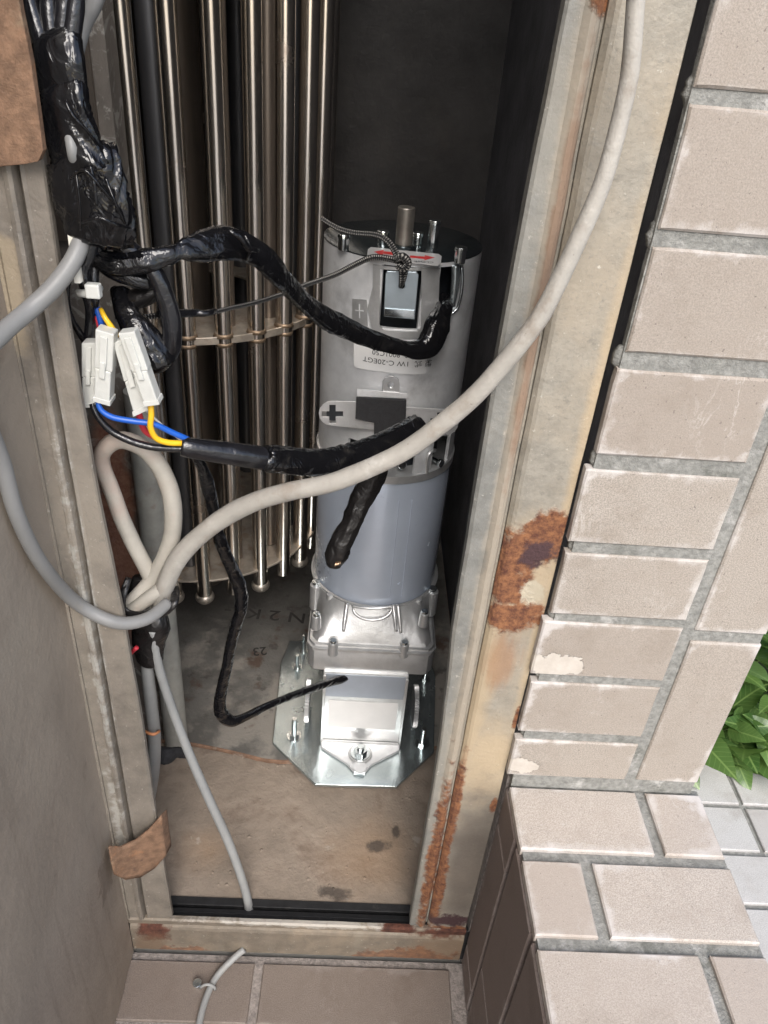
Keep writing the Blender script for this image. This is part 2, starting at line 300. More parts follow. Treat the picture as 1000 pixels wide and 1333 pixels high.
def leaf_mat(name, c1, c2):
    g = G(name); ob = g.n('ShaderNodeTexCoord').outputs['Object']; sp = g.n('ShaderNodeSeparateXYZ', {0: ob})
    ax = g.math('ABSOLUTE', sp.outputs[0]); mid = g.step(ax, .022, .006)
    vein = g.step(g.math('SINE', g.math('MULTIPLY', g.math('SUBTRACT', sp.outputs[1], g.math('MULTIPLY', ax, .9)), 60)), .8, 1.0)
    base = g.mix(g.n('ShaderNodeObjectInfo').outputs['Random'], c4(c1), c4(c2))
    base = g.mix(g.step(g.noise(25, 4), .35, .75), base, c4([c * .6 for c in c2]))
    base = g.mix(g.math('MULTIPLY', g.math('MAXIMUM', mid, g.math('MULTIPLY', vein, .5)), .55), base, (.26, .38, .12, 1))
    g.set(g.b.inputs['Base Color'], base)
    g.b.inputs['Roughness'].default_value = .28; g.b.inputs['Subsurface Weight'].default_value = 0
    tr = g.n('ShaderNodeBsdfTranslucent', {'Color': (.22, .38, .08, 1)}); mx = g.n('ShaderNodeMixShader', {0: .25})
    g.t.links.new(g.b.outputs[0], mx.inputs[1]); g.t.links.new(tr.outputs[0], mx.inputs[2])
    g.t.links.new(mx.outputs[0], g.t.nodes['Material Output'].inputs[0])
    return g.m
MT['leaf'] = leaf_mat('green_leaf', (.025, .070, .018), (.12, .21, .055))
MT['stem'] = mat('plant_stem', (.08, .12, .03), .6)

# ------------------------------------------------------------------ object helpers
WL = {}
def wloc(o): return WL.get(o.name, Vector((0, 0, 0)))
def obj(name, V, Fc, m, parent=None, smooth=False, bevel=0, attrs=None):
    me = bpy.data.meshes.new(name)
    off = wloc(parent) if parent else Vector((0, 0, 0))
    me.from_pydata([tuple(Vector(v) - off) for v in V], [], Fc); me.update()
    if m: me.materials.append(MT[m] if isinstance(m, str) else m)
    bm = bmesh.new(); bm.from_mesh(me); bmesh.ops.recalc_face_normals(bm, faces=bm.faces)
    bm.to_mesh(me); bm.free()
    if smooth: me.shade_smooth()
    o = bpy.data.objects.new(name, me); COL.objects.link(o)
    if parent: o.parent = parent; WL[o.name] = off
    if bevel:
        b = o.modifiers.new('bevel', 'BEVEL'); b.width = bevel; b.segments = 2; b.limit_method = 'ANGLE'; b.angle_limit = radians(35)
    return o
def thing(name, label, cat, loc, group=None):
    o = bpy.data.objects.new(name, None); COL.objects.link(o); o.location = loc; o.empty_display_size = .02
    WL[o.name] = Vector(loc); o['label'] = label; o['category'] = cat
    if group: o['group'] = group
    return o
def tag(o, label, cat, group=None):
    o['label'] = label; o['category'] = cat
    if group: o['group'] = group
    return o
def struct(o, kind='structure'): o['kind'] = kind; return o
def box_vf(x0, x1, y0, y1, z0, z1):
    V = [(x, y, z) for z in (z0, z1) for y in (y0, y1) for x in (x0, x1)]
    return V, [(0, 2, 3, 1), (4, 5, 7, 6), (0, 1, 5, 4), (2, 6, 7, 3), (0, 4, 6, 2), (1, 3, 7, 5)]
def merge(*parts):
    V = []; Fc = []
    for v, f in parts:
        n = len(V); V += list(v); Fc += [tuple(i + n for i in q) for q in f]
    return V, Fc
def box(name, x0, x1, y0, y1, z0, z1, m, parent=None, bevel=0):
    V, Fc = box_vf(x0, x1, y0, y1, z0, z1); return obj(name, V, Fc, m, parent, bevel=bevel)
def cyl_vf(p0, p1, r0, r1=None, n=20, caps=True):
    p0 = Vector(p0); p1 = Vector(p1); r1 = r0 if r1 is None else r1
    a = (p1 - p0).normalized(); u = a.orthogonal().normalized(); v = a.cross(u)
    V = []
    for p, r in ((p0, r0), (p1, r1)):
        for i in range(n):
            t = 2 * pi * i / n; V.append(p + (u * cos(t) + v * sin(t)) * r)
    Fc = [(i, (i + 1) % n, n + (i + 1) % n, n + i) for i in range(n)]
    if caps: Fc += [tuple(range(n))[::-1], tuple(range(n, 2 * n))]
    return V, Fc
def cyl(name, p0, p1, r, m, parent=None, n=20, bevel=0, r1=None, smooth=True):
    V, Fc = cyl_vf(p0, p1, r, r1, n); o = obj(name, V, Fc, m, parent)
    if smooth:
        o.data.shade_smooth(); 
        for p in o.data.polygons:
            if len(p.vertices) > 4: p.use_smooth = False
        sharp(o)
    if bevel:
        b = o.modifiers.new('bevel', 'BEVEL'); b.width = bevel; b.segments = 2; b.limit_method = 'ANGLE'; b.angle_limit = radians(40)
    return o
def sharp(o, ang=40):
    bm = bmesh.new(); bm.from_mesh(o.data)
    for e in bm.edges:
        if len(e.link_faces) == 2 and e.calc_face_angle(0) > radians(ang): e.smooth = False
    bm.to_mesh(o.data); bm.free()
def plate_vf(outline, holes, org, U, Vv, N, th):
    """flat plate with holes: 2-D outline in the axes U, Vv from org, thickness th along N"""
    loops = [outline] + list(holes); fl = [Vector((p[0], p[1], 0)) for L in loops for p in L]
    tris = tessellate_polygon([[Vector((p[0], p[1], 0)) for p in L] for L in loops])
    org = Vector(org); P = [org + U * p.x + Vv * p.y for p in fl]; n = len(P)
    V = P + [p + N * th for p in P]; Fc = [tuple(t) for t in tris] + [tuple(i + n for i in t)[::-1] for t in tris]
    k = 0
    for L in loops:
        m = len(L)
        for i in range(m): a = k + i; b = k + (i + 1) % m; Fc.append((a, b, b + n, a + n))
        k += m
    return V, Fc
def plate(name, outline, holes, org, U, Vv, N, th, m, parent=None, bevel=0):
    V, Fc = plate_vf(outline, holes, org, U, Vv, N, th); return obj(name, V, Fc, m, parent, bevel=bevel)
def circle(cx, cy, r, n=16): return [(cx + r * cos(2 * pi * i / n), cy + r * sin(2 * pi * i / n)) for i in range(n)]
def rrect(x0, y0, x1, y1, r, k=4):
    P = []
    for (cx, cy, a0) in ((x1 - r, y1 - r, 0), (x0 + r, y1 - r, 90), (x0 + r, y0 + r, 180), (x1 - r, y0 + r, 270)):
        for i in range(k + 1): a = radians(a0 + 90 * i / k); P.append((cx + r * cos(a), cy + r * sin(a)))
    return P
EX, EY, EZ = Vector((1, 0, 0)), Vector((0, 1, 0)), Vector((0, 0, 1))

def smoothpath(P, R, step):
    out = []; n = len(P)
    for i in range(n - 1):
        p0 = P[max(0, i - 1)]; p1 = P[i]; p2 = P[i + 1]; p3 = P[min(n - 1, i + 2)]
        k = max(2, int((p2 - p1).length / step))
        for j in range(k):
            t = j / k
            q = .5 * ((2 * p1) + (p2 - p0) * t + (2 * p0 - 5 * p1 + 4 * p2 - p3) * t * t + (3 * p1 - p0 - 3 * p2 + p3) * t ** 3)
            tt = t * t * (3 - 2 * t); out.append((q, R[i] * (1 - tt) + R[i + 1] * tt))
    out.append((P[-1], R[-1])); return out
def tube(name, P, R, m, parent=None, seg=16, step=.004, wr=0, freq=60, flat=1.0, seed=0, cord=False, twist=0, wob=0):
    """swept round (or flattened, wrinkled) tube along a smooth path"""
    P = [Vector(p) for p in P]
    if not isinstance(R, (list, tuple)): R = [R] * len(P)
    path = smoothpath(P, R, step); n = len(path)
    if wob:
        for i, (q, r) in enumerate(path):
            q += Vector((noise.noise((q.x * 25, q.y * 25, q.z * 25 + seed)), noise.noise((q.y * 25 + 7, q.z * 25, seed)), noise.noise((q.z * 25, 3 + q.x * 25, seed)))) * wob
    T = [(path[min(n - 1, i + 1)][0] - path[max(0, i - 1)][0]).normalized() for i in range(n)]
    u = T[0].orthogonal().normalized(); V = []; s = 0; cc = []
    # begin with u roughly facing the viewer so that flattening is predictable
    vw = Vector((0, -1, .4)); u = (vw - T[0] * vw.dot(T[0])).normalized()
    for i, (p, r) in enumerate(path):
        if i: s += (p - path[i - 1][0]).length
        u = (u - T[i] * u.dot(T[i])).normalized(); v = T[i].cross(u)
        tw = twist * s
        for k in range(seg):
            a = 2 * pi * k / seg; rr = r
            if wr:
                aa = a + tw; q = Vector((cos(aa) * 1.3, sin(aa) * 1.3, s * freq + seed * 9.7))
                rid = 1 - abs(noise.noise(q * 1.7)) * 2
                pl = max(0, 1 - 5 * abs(noise.noise(Vector((cos(aa) * 2.3, sin(aa) * 2.3, s * freq * .35 + seed * 3.1)))))
                rr = r * (1 + wr * (noise.noise(q) * .9 + max(0, rid) ** 3 * .45 + pl * .9 - .35))
            V.append(p + u * cos(a) * rr * flat + v * sin(a) * rr); cc.append((k / seg, s, 0))
    Fc = [(i * seg + k, i * seg + (k + 1) % seg, (i + 1) * seg + (k + 1) % seg, (i + 1) * seg + k) for i in range(n - 1) for k in range(seg)]
    Fc += [tuple(range(seg))[::-1], tuple(range((n - 1) * seg, n * seg))]
    o = obj(name, V, Fc, m, parent, smooth=True)
    if cord:
        at_ = o.data.attributes.new('cordcoord', 'FLOAT_VECTOR', 'POINT')
        for i, c in enumerate(cc): at_.data[i].vector = c
    return o
WS = 1.0
def pxtube(name, spec, m, **k):
    """spec rows: photo x, photo y, real depth Y, apparent width"""
    P = []; R = []
    for (x, y, Y, wd) in spec:
        p = at(x, y, X=Y[0]) if isinstance(Y, tuple) else at(x, y, Y=Y); P.append(p); R.append(wd * WS * .5 * depth(p) / F)
    return tube(name, P, R, m, **k)

# ------------------------------------------------------------------ text as thin mesh
def text_mesh(s, size, bold=0):
    cu = bpy.data.curves.new('t', 'FONT'); cu.body = s; cu.size = size; cu.align_x = 'CENTER'; cu.align_y = 'CENTER'; cu.resolution_u = 3; cu.offset = bold
    o = bpy.data.objects.new('t', cu); COL.objects.link(o)
    dg = bpy.context.evaluated_depsgraph_get(); me = bpy.data.meshes.new_from_object(o.evaluated_get(dg))
    V = [v.co.copy() for v in me.vertices]; Fc = [tuple(p.vertices) for p in me.polygons]
    bpy.data.objects.remove(o); bpy.data.curves.remove(cu); bpy.data.meshes.remove(me)
    return V, Fc

# ================================================================== SETTING
def tile_vf(wd, ht, t, jit=.0006):
    """one tile lying in x (width), y (height), front towards +z; two inset rings carry the edge weight"""
    b = .0013; ins = .010
    xs = [0, b, ins, wd - ins, wd - b, wd]; ys = [0, b, ins, ht - ins, ht - b, ht]
    V = []; E_ = []
    for j, y in enumerate(ys):
        for i, x in enumerate(xs):
            outer = i in (0, 5) or j in (0, 5); mid = (i in (1, 4) or j in (1, 4)) and not outer
            z = -b if outer else 0
            V.append((x + random.uniform(-jit, jit) * .6, y + random.uniform(-jit, jit) * .6, z)); E_.append(0 if outer or mid else 1)
    Fc = [(j * 6 + i, j * 6 + i + 1, (j + 1) * 6 + i + 1, (j + 1) * 6 + i) for j in range(5) for i in range(5)]
    rim = list(range(0, 6)) + [11, 17, 23, 29] + list(range(35, 29, -1)) + [24, 18, 12, 6]
    n = len(V)
    for r in rim: V.append((V[r][0], V[r][1], -t)); E_.append(0)
    m = len(rim)
    for i in range(m): Fc.append((rim[i], rim[(i + 1) % m], n + (i + 1) % m, n + i))
    return V, Fc, E_
def tile(parent, org, U, Vv, wd, ht, m, t=.009, tilt=.004):
    """U along the width, Vv along the height, front = U x Vv"""
    V, Fc, E_ = tile_vf(wd, ht, t); N = U.cross(Vv); org = Vector(org)
    a, b = random.uniform(-tilt, tilt), random.uniform(-tilt, tilt)
    W = [org + U * v[0] + Vv * v[1] + N * (v[2] + a * (v[0] - wd / 2) + b * (v[1] - ht / 2)) for v in V]
    o = obj('tile', W, Fc, m, parent)
    at_ = o.data.attributes.new('edge', 'FLOAT', 'POINT')
    for i, e in enumerate(E_): at_.data[i].value = e
    return o

# ground
g = struct(box('ground', -60, 60, -60, 60, -.3, -.014, 'bounce_ground'))
struct(box('planting_bed', .36, 3.2, .2925, 1.9, -.0135, -.002, 'soil'))
TOP = 1.75
LZ0 = .3385
# facade wall on the right: body, mortar bed, tiles
wall = thing('brick_tile_wall', 'beige tiled wall right of the open steel door frame', 'wall', (.26, .4, 0))
XR = at(908, 1020, Y=-.0090).x; XL = .1640; XJ = XL + .1080; XK = XJ + .0105
box('wall_core', .205, XR - .003, .032, 1.0, -.01, TOP, 'concrete', wall)
box('mortar_bed', XL + .0035, XR - .001, -.0068, -.0008, LZ0 - .001, TOP, 'mortar', wall)
box('gap_shade_backing', .1725, XR - .002, .0001, .0318, LZ0 - .001, TOP, 'side_wall', wall)  # dark finish paints in the shade of the gap beside the frame
box('wall_foot', .1665, .33, .004, .0316, -.01, LZ0 - .0015, 'mortar_side', wall)
rows = [(-130, None)]
tb = [(905, None, 113), (897, 135, 302), (848, 322, 461), (802, 481, 593), (762, 611, 707), (735, 720, 800), (706, 809, 879), (690, 888, 953), (670, 963, 1009)]
YF = -.0090
zs = []; xls = []
for (x, t_, b_) in tb:
    zb = at(x, b_, Y=YF).z; zt = at(x, t_, Y=YF).z if t_ is not None else zb + .064
    zs.append((zb, zt)); xls.append(at(x, t_, Y=YF).x + .0012 if t_ is not None else .1678)
z = zs[0][1] + .0105
while z < TOP - .07: zs.append((z, z + .064)); z += .0742
for i_, (zb, zt) in enumerate(zs):
    xl = xls[i_] if i_ < len(xls) else .168
    tile(wall, (xl, YF, zb), EX, EZ, XJ - xl, zt - zb, 'tile', t=.0082)
    # mortar squeezed out towards the steel frame at each joint
    V = []; Fc = []; n_ = 9
    for k in range(n_):
        z_ = zt + (.0095 + .007) * k / (n_ - 1) - .0025; e_ = .1618 + .003 * abs(noise.noise((z_ * 150, 3, i_))) + .0035 * abs(2 * k / (n_ - 1) - 1) ** 2 + (.002 if i_ % 3 else 0)
        V += [(e_, -.0010, z_), (e_ + .0012, -.0036, z_), (XL + .006, -.0066 + .0006 * noise.noise((z_ * 200, 0, 1)), z_), (XL + .006, -.0009, z_)]
    for k in range(n_ - 1): Fc += [(4 * k + q_, 4 * k + (q_ + 1) % 4, 4 * k + 4 + (q_ + 1) % 4, 4 * k + 4 + q_) for q_ in range(4)]
    Fc += [(0, 1, 2, 3), tuple(range(4 * n_ - 1, 4 * n_ - 5, -1))]
    obj('mortar_squeeze', V, Fc, 'mortar', wall, smooth=True)
z1 = at(905, 836, Y=YF).z; z2 = at(905, 822, Y=YF).z
tile(wall, (XK, YF, zs[8][0]), EX, EZ, XR - XK, z1 - zs[8][0], 'tile', t=.0082)
z = z2
while z < TOP - .1: tile(wall, (XK, YF, z), EX, EZ, XR - XK, min(.2135, TOP - z), 'tile', t=.0082); z += .2225
# right return of the wall (seen from the side)
z = .3405
while z < TOP - .06:
    for k in range(4):
        tile(wall, (XR + .0008, .0 + k * .235 + .004, z), EY, EZ, .225, .066, 'tile')
    z += .0765

# ledge: low tiled wall standing in front
LZ = .338
ledge = thing('tiled_ledge', 'low ledge with crackled beige tiles at the foot of the tiled wall', 'ledge', (.26, -.4, 0))
box('ledge_core', .1745, .3480, -1.0, -.0015, -.01, LZ - .012, 'concrete', ledge)
box('mortar_bed', .1690, .3500, -1.0, -.0005, LZ - .012, LZ - .0045, 'mortar', ledge)
box('side_mortar_bed', .1695, .1745, -1.0, .02, -.01, LZ - .014, 'mortar_side', ledge)
yy = -.0078; r = 0
xsplit = [((.1668, .2865), (.2962, .3490)), ((.1668, .2178), (.228, .3495)), ((.1672, .295), (.3045, .3495))]
while yy > -.95:
    for (x0, x1) in xsplit[r % 3]:
        tile(ledge, (x0, yy - .0640, LZ), EX, EY, x1 - x0, .0640, 'ledge')
    yy -= .0748; r += 1
# side face tiles (face left), upright, staggered joints
cols = [(-.0575, -.001), (-.1415, -.0625)]
yb = -.1465
while yb > -.95: cols.append((yb - .079, yb)); yb -= .084
jo = [.2365, .118, .185]
for k, (y0, y1) in enumerate(cols):
    cuts = [0.001, .045, .2745, LZ - .0105] if k == 0 else ([.001, jo[k % 3], LZ - .0105])
    for a, b in zip(cuts[:-1], cuts[1:]):
        tile(ledge, (.1655, y1, a + .0012), -EY, EZ, y1 - y0 - .002, b - a - .0024, 'side', t=.006, tilt=.002)
# paving beyond and in front, floor tiles between door leaf and ledge
pav = struct(box('paving_bed', .3575, 2.6, -2.5, .292, -.013, -.0045, 'mortar'))
xg = .371
k = 0
for j in range(-7, 4):
    y0 = .0865 + j * .0765; 
    for i in range(5):
        x0 = .3745 - .1145 + i * .1145 + (.0035 if j > 0 else .05)
        if x0 < .36: 
            wd = x0 + .108 - .36
            if wd < .02: continue
            tile(pav, (.36, y0, 0), EX, EY, wd, .069, 'pale')
        else: tile(pav, (x0, y0, 0), EX, EY, .108, .069, 'pale')
    if j == 2: break
fb = struct(box('floor_mortar', -.9, .1695, -1.4, -.0005, -.013, -.0035, 'mortar_side'))
ys_ = [(-.0735, -.0095)]; yq = -.081
while yq > -.9: ys_.append((yq - .0665, yq)); yq -= .0745
for k, (y0, y1) in enumerate(ys_):
    xx = -.0735 - .228 * 2 if k % 2 == 0 else -.0735 - .228 * 2 - .114
    while xx < .13:
        x0 = xx; x1 = min(xx + .2235, .1625)
        if x1 - x0 > .02 and x1 > -.24: tile(fb, (x0 + .0055, y0, 0), EX, EY, x1 - x0 - .0055, y1 - y0, 'floor_tile')
        xx += .228
# cabinet walls
cab = thing('gate_motor_cabinet', 'dark steel cabinet interior behind the open frame', 'cabinet', (-.1, .5, 0))
box('back_wall', -.60, .204, .86, .875, .0, TOP, 'dark_wall', cab)
box('side_wall', .190, .204, .032, .8595, .0, TOP, 'side_wall', cab)
box('side_wall', -.615, -.6005, .02, .875, .0, TOP, 'dark_wall', cab)
box('unseen_roof', -.615, .35, .004, 1.0, TOP + .001, TOP + .03, 'concrete', cab)  # out-of-view top, closed to keep light out of the cabinet
wl = thing('left_wall', 'plastered wall strip left of the cabinet frame', 'wall', (-.42, .0, 0))
box('wall_core', -.62, -.2195, .005, .0185, -.01, TOP, 'concrete', wl)
# cabinet floor: dusty base, with pits
def grid(name, x0, x1, y0, y1, nx, ny, fz, m, parent=None):
    V = [(x0 + (x1 - x0) * i / nx, y0 + (y1 - y0) * j / ny, fz(x0 + (x1 - x0) * i / nx, y0 + (y1 - y0) * j / ny)) for j in range(ny + 1) for i in range(nx + 1)]
    Fc = [(j * (nx + 1) + i, j * (nx + 1) + i + 1, (j + 1) * (nx + 1) + i + 1, (j + 1) * (nx + 1) + i) for j in range(ny) for i in range(nx)]
    return obj(name, V, Fc, m, parent, smooth=True)
grid('cabinet_floor', -.598, .188, .0385, .858, 130, 130, lambda x, y: .05 + noise.noise((x * 28, y * 28, 1)) * .0012 + noise.noise((x * 90, y * 90, 5)) * .0006, 'cab_floor', cab)
for i in range(0, 150):      # little lumps of dried mortar and weld spatter on the base
    x = random.uniform(-.2, .12); y = random.uniform(.05, .27); r_ = random.uniform(.0006, .0032)
    V = []; n_ = 7
    for k_ in range(n_): a = 2 * pi * k_ / n_; V.append((x + cos(a) * r_ * random.uniform(.7, 1.2), y + sin(a) * r_ * random.uniform(.7, 1.2), .0495))
    V.append((x, y, .0505 + r_ * .35)); Fc = [(k_, (k_ + 1) % n_, n_) for k_ in range(n_)]
    if i == 0: crumbs = ([], [])
    crumbs = merge(crumbs, (V, Fc))
cr = obj('mortar_crumbs', crumbs[0], crumbs[1], 'cab_floor'); cr['kind'] = 'stuff'; cr['label'] = 'crumbs of dried mortar on the cabinet floor'; cr['category'] = 'crumbs'
# steel sheet with a turned-down rusty front edge
sheet = thing('floor_sheet', 'dirty steel sheet with marker writing under the motor', 'steel sheet', (-.1, .5, .05))
le = [(-.40, .262), (-.30, .260), (-.235, .256), (-.19, .2515), (-.145, .243), (-.115, .236), (-.090, .231), (-.05, .232), (.02, .245), (.10, .262), (.185, .27)]
V = []; nn = len(le)
def shz(x, y): return .0605 + noise.noise((x * 12, y * 12, 3)) * .0012
NY = 24
for (x, y) in le:
    for j in range(NY + 1):
        yq = y + (.855 - y) * (j / NY) ** 1.5; V.append((x, yq, shz(x, yq)))
Fc = [(i * (NY + 1) + j, (i + 1) * (NY + 1) + j, (i + 1) * (NY + 1) + j + 1, i * (NY + 1) + j + 1) for i in range(nn - 1) for j in range(NY)]
obj('sheet_top', V, Fc, 'tray', sheet, smooth=True)
V = []
fine = smoothpath([Vector((x, y, 0)) for x, y in le], [0] * nn, .004)
for (p, _) in fine:
    zt = shz(p.x, p.y); dz = .004 + .003 * abs(noise.noise((p.x * 60, 0, 2)))
    V += [(p.x, p.y + .0006, zt + .0006), (p.x, p.y - .0016, zt - .0004), (p.x, p.y - .002, zt - dz), (p.x, p.y + .001, zt - dz)]
Fc = [(4 * i + k, 4 * i + 4 + k, 4 * i + 5 + k, 4 * i + 1 + k) for i in range(len(fine) - 1) for k in range(3)]
obj('front_lip', V, Fc, 'tray_edge', sheet)
# hand-written marks on the sheet
def lay_text(name, s, size, p, rotz, m, parent, sx=1):
    V, Fc = text_mesh(s, size, .0003); R = Matrix.Rotation(rotz, 3, 'Z')
    W = []
    for v in V:
        q = R @ Vector((v.x * sx, v.y, 0)); W.append((p[0] + q.x, p[1] + q.y, shz(p[0] + q.x, p[1] + q.y) + .0015))
    return obj(name, W, Fc, m, parent)
q = at(345, 800, Z=.0615)
lay_text('marker_writing', 'N 2 KR-', .036, (q.x, q.y), pi - .05, 'marker', sheet, 1.15)
q = at(338, 848, Z=.0615)
lay_text('marker_writing', '23', .026, (q.x, q.y), pi + .2, 'marker', sheet, .9)

# rubber channel along the front of the cabinet floor
rc = thing('rubber_channel', 'black ribbed rubber channel behind the bottom rail of the frame', 'rubber strip', (-.04, .02, .04))
for k, (a, b, h) in enumerate([(.0035, .0095, .0600), (.0115, .0175, .054), (.0195, .0255, .050), (.0275, .0375, .0525)]):
    box('rib', -.30, .188, a, b, .02, h, 'rubber', rc, bevel=.0008)
box('channel_base', -.30, .188, .003, .038, .0, .0195, 'rubber', rc)

# ------------------------------------------------------------------ steel door frame
fr = thing('steel_door_frame', 'galvanised steel door frame, rusted, around the open cabinet', 'door frame', (-.03, 0, 0))
BL = [(0, .0035), (.07, .0035), (.24, .001), (.4, .0), (.52, -.003), (.635, -.0085), (.75, -.0105), (.85, -.0105), (2, -.0105)]
BR = [(0, .001), (.16, .002), (.35, .0015), (.45, -.001), (.52, -.0045), (.75, -.005), (.86, -.003), (.95, 0), (2, 0)]
def lerp(T_, z):
    for (a, va), (b, vb) in zip(T_[:-1], T_[1:]):
        if z <= b: return va + (vb - va) * max(0, z - a) / (b - a)
    return T_[-1][1]
def bend(x, z):
    if -.192 < x < -.1: return x + lerp(BL, z) * (x + .192) / .0185
    if .05 < x < .1045: return x + lerp(BR, z) * (.1045 - x) / .0095
    return x
def profile_z(name, prof, z0, z1, m, parent, nz=60, wig=.0004):
    V = []; n = len(prof)
    for j in range(nz + 1):
        z = z0 + (z1 - z0) * j / nz
        for (x, y) in prof:
            V.append((bend(x, z) + noise.noise((x * 40, y * 40, z * 22)) * wig * 1.5, y + noise.noise((x * 30 + 5, y * 30, z * 30)) * wig, z))
    Fc = [(j * n + i, j * n + (i + 1) % n, (j + 1) * n + (i + 1) % n, (j + 1) * n + i) for j in range(nz) for i in range(n)]
    Fc += [tuple(range(n))[::-1], tuple(range(nz * n, nz * n + n))]
    o = obj(name, V, Fc, m, parent, smooth=True); sharp(o, 14); return o
FT = TOP - .01
profile_z('outer_flange', [(.1608, .010), (.1608, .0000), (.1602, -.0008), (.1400, -.0008), (.1225, -.0006), (.1200, .0004), (.1172, .0034), (.1172, .010)], .0735, FT, 'frame_face', fr)
profile_z('inner_flange', [(.1169, .012), (.1169, .0058), (.1155, .0060), (.1146, .0030), (.1132, .0002), (.1112, -.0012), (.1085, -.0010), (.1058, .0006), (.1045, .0016), (.0965, .0014), (.0948, .003), (.0948, .014), (.0975, .014), (.0975, .012)], .0735, FT, 'frame_inner', fr)
profile_z('outer_flange', [(-.2192, .018), (-.2192, -.0012), (-.2150, -.0016), (-.2075, -.0010), (-.2060, -.0040), (-.2032, -.0048), (-.2012, -.0034), (-.1998, .0026), (-.1985, .018)], .0735, FT, 'frame_left', fr)
profile_z('inner_flange', [(-.1982, .018), (-.1982, .0008), (-.1965, -.0018), (-.1945, -.0006), (-.1755, -.0002), (-.1735, .0015), (-.1735, .006), (-.1765, .006), (-.1765, .0075), (-.190, .0075), (-.190,.018)], .0735, FT, 'frame_left', fr)
def profile_x(name, prof, x0, x1, m, parent, nx=60, wig=.0004):
    V = []; n = len(prof)
    for j in range(nx + 1):
        x = x0 + (x1 - x0) * j / nx
        for (y, z) in prof: V.append((x, y + noise.noise((x * 30, y * 40, z * 40)) * wig, z + noise.noise((x * 30 + 3, y * 30, z * 30)) * wig))
    Fc = [(j * n + i, j * n + (i + 1) % n, (j + 1) * n + (i + 1) % n, (j + 1) * n + i) for j in range(nx) for i in range(n)]
    Fc += [tuple(range(n))[::-1], tuple(range(nx * n, nx * n + n))]
    o = obj(name, V, Fc, m, parent, smooth=True); sharp(o, 14); return o
profile_x('bottom_rail', [(.0028, .010), (-.0010, .0075), (-.0022, .009), (-.0022, .052), (-.0010, .0555), (.0008, .058), (.0, .061), (-.0024, .064), (-.0028, .0712), (-.0010, .0732), (.0028, .0732)], -.2185, .1615, 'sill', fr)
profile_x('top_rail', [(.004, TOP - .07), (-.002, TOP - .07), (-.002, TOP - .02), (.004, TOP - .02)], -.1735, .0945, 'sill', fr)
box('lintel_cover', -.2195, .165, .0065, .03, TOP - .009, TOP + .0, 'frame_left', fr)
V = []  # cream foam strip squeezed along the left inner edge
for j in range(60):
    z = .786 + .072 * j / 59; V += [(-.1755, -.0008 - .0008 * (noise.noise((z * 60, 0, 0)) + 1), z), (-.1722, -.0014, z), (-.1716, .003, z), (-.1733, .005, z)]
Fc = [(4 * j + k, 4 * j + 4 + k, 4 * j + 5 + k, 4 * j + 1 + k) for j in range(59) for k in range(3)]
obj('foam_strip', V, Fc, 'caulk', fr, smooth=True)
# rusted hinge plates
V, Fc = [], []
hp = at(30, 200, Y=-.012)
U = EX; P = [(at(x, y, Y=-.012) - Vector((0, -.012, 0))) for (x, y) in [(-60, 218), (0, 217), (30, 214), (50, 210), (56, 196), (50, 150), (40, 80), (26, 10), (15, -60), (0, -120), (-90, -120)]]
plate('hinge_plate', [(p.x, p.z) for p in P], [], (0, -.006, 0), EX, EZ, -EY, .006, 'primer', fr, bevel=.0012)
tp = [(145, 1120, -.030, 52), (160, 1124, -.022, 62), (180, 1118, -.014, 70), (198, 1105, -.009, 74), (213, 1088, -.0065, 74), (220, 1078, .006, 66)]
V = []
for (x, y, Y, h) in tp:
    c = at(x, y, Y=Y); hz = h * .5 * depth(c) / F * 1.15
    for dy in (0, .0022):
        V += [c + Vector((0, dy - .001, hz)), c + Vector((0, dy - .002, 0)), c + Vector((0, dy - .001, -hz))]
Fc = []
for i in range(len(tp) - 1):
    a = i * 6; b = a + 6
    Fc += [(a, b, b + 1, a + 1), (a + 1, b + 1, b + 2, a + 2), (a + 3, a + 4, b + 4, b + 3), (a + 4, a + 5, b + 5, b + 4), (a, a + 3, b + 3, b), (a + 2, b + 2, b + 5, a + 5)]
Fc += [(0, 1, 4, 3), (1, 2, 5, 4)]; e = (len(tp) - 1) * 6; Fc += [(e, e + 3, e + 4, e + 1), (e + 1, e + 4, e + 5, e + 2)]
o = obj('hinge_strap', V, Fc, 'primer', fr, smooth=True)
sb = o.modifiers.new('s', 'SUBSURF'); sb.subdivision_type = 'SIMPLE'; sb.levels = 2; sb.render_levels = 2

# open door leaf on the left, seen almost edge-on from inside the corner
leaf = thing('door_leaf', 'taupe painted steel door leaf standing open at the left', 'door', (-.22, -.01, 0))
def dleaf():
    V = []; ny, nz = 40, 80
    for j in range(nz + 1):
        for i in range(ny + 1):
            y = -.004 - .85 * i / ny; z = .004 + (TOP - .05) * j / nz
            V.append((-.2185 + noise.noise((y * 9, z * 5, 4)) * .0016 - .0012 * math.exp(-((y + .02) / .012) ** 2), y, z))
    n = len(V); Fc = [(j * (ny + 1) + i, j * (ny + 1) + i + 1, (j + 1) * (ny + 1) + i + 1, (j + 1) * (ny + 1) + i) for j in range(nz) for i in range(ny)]
    return V, Fc
V, Fc = dleaf(); obj('door_skin', V, Fc, 'door', leaf, smooth=True)
box('door_core', -.258, -.2225, -.854, -.004, .004, TOP - .046, 'door', leaf)
box('edge_trim', -.2215, -.2165, -.0037, -.0018, .0735, TOP - .046, 'frame_left', leaf)

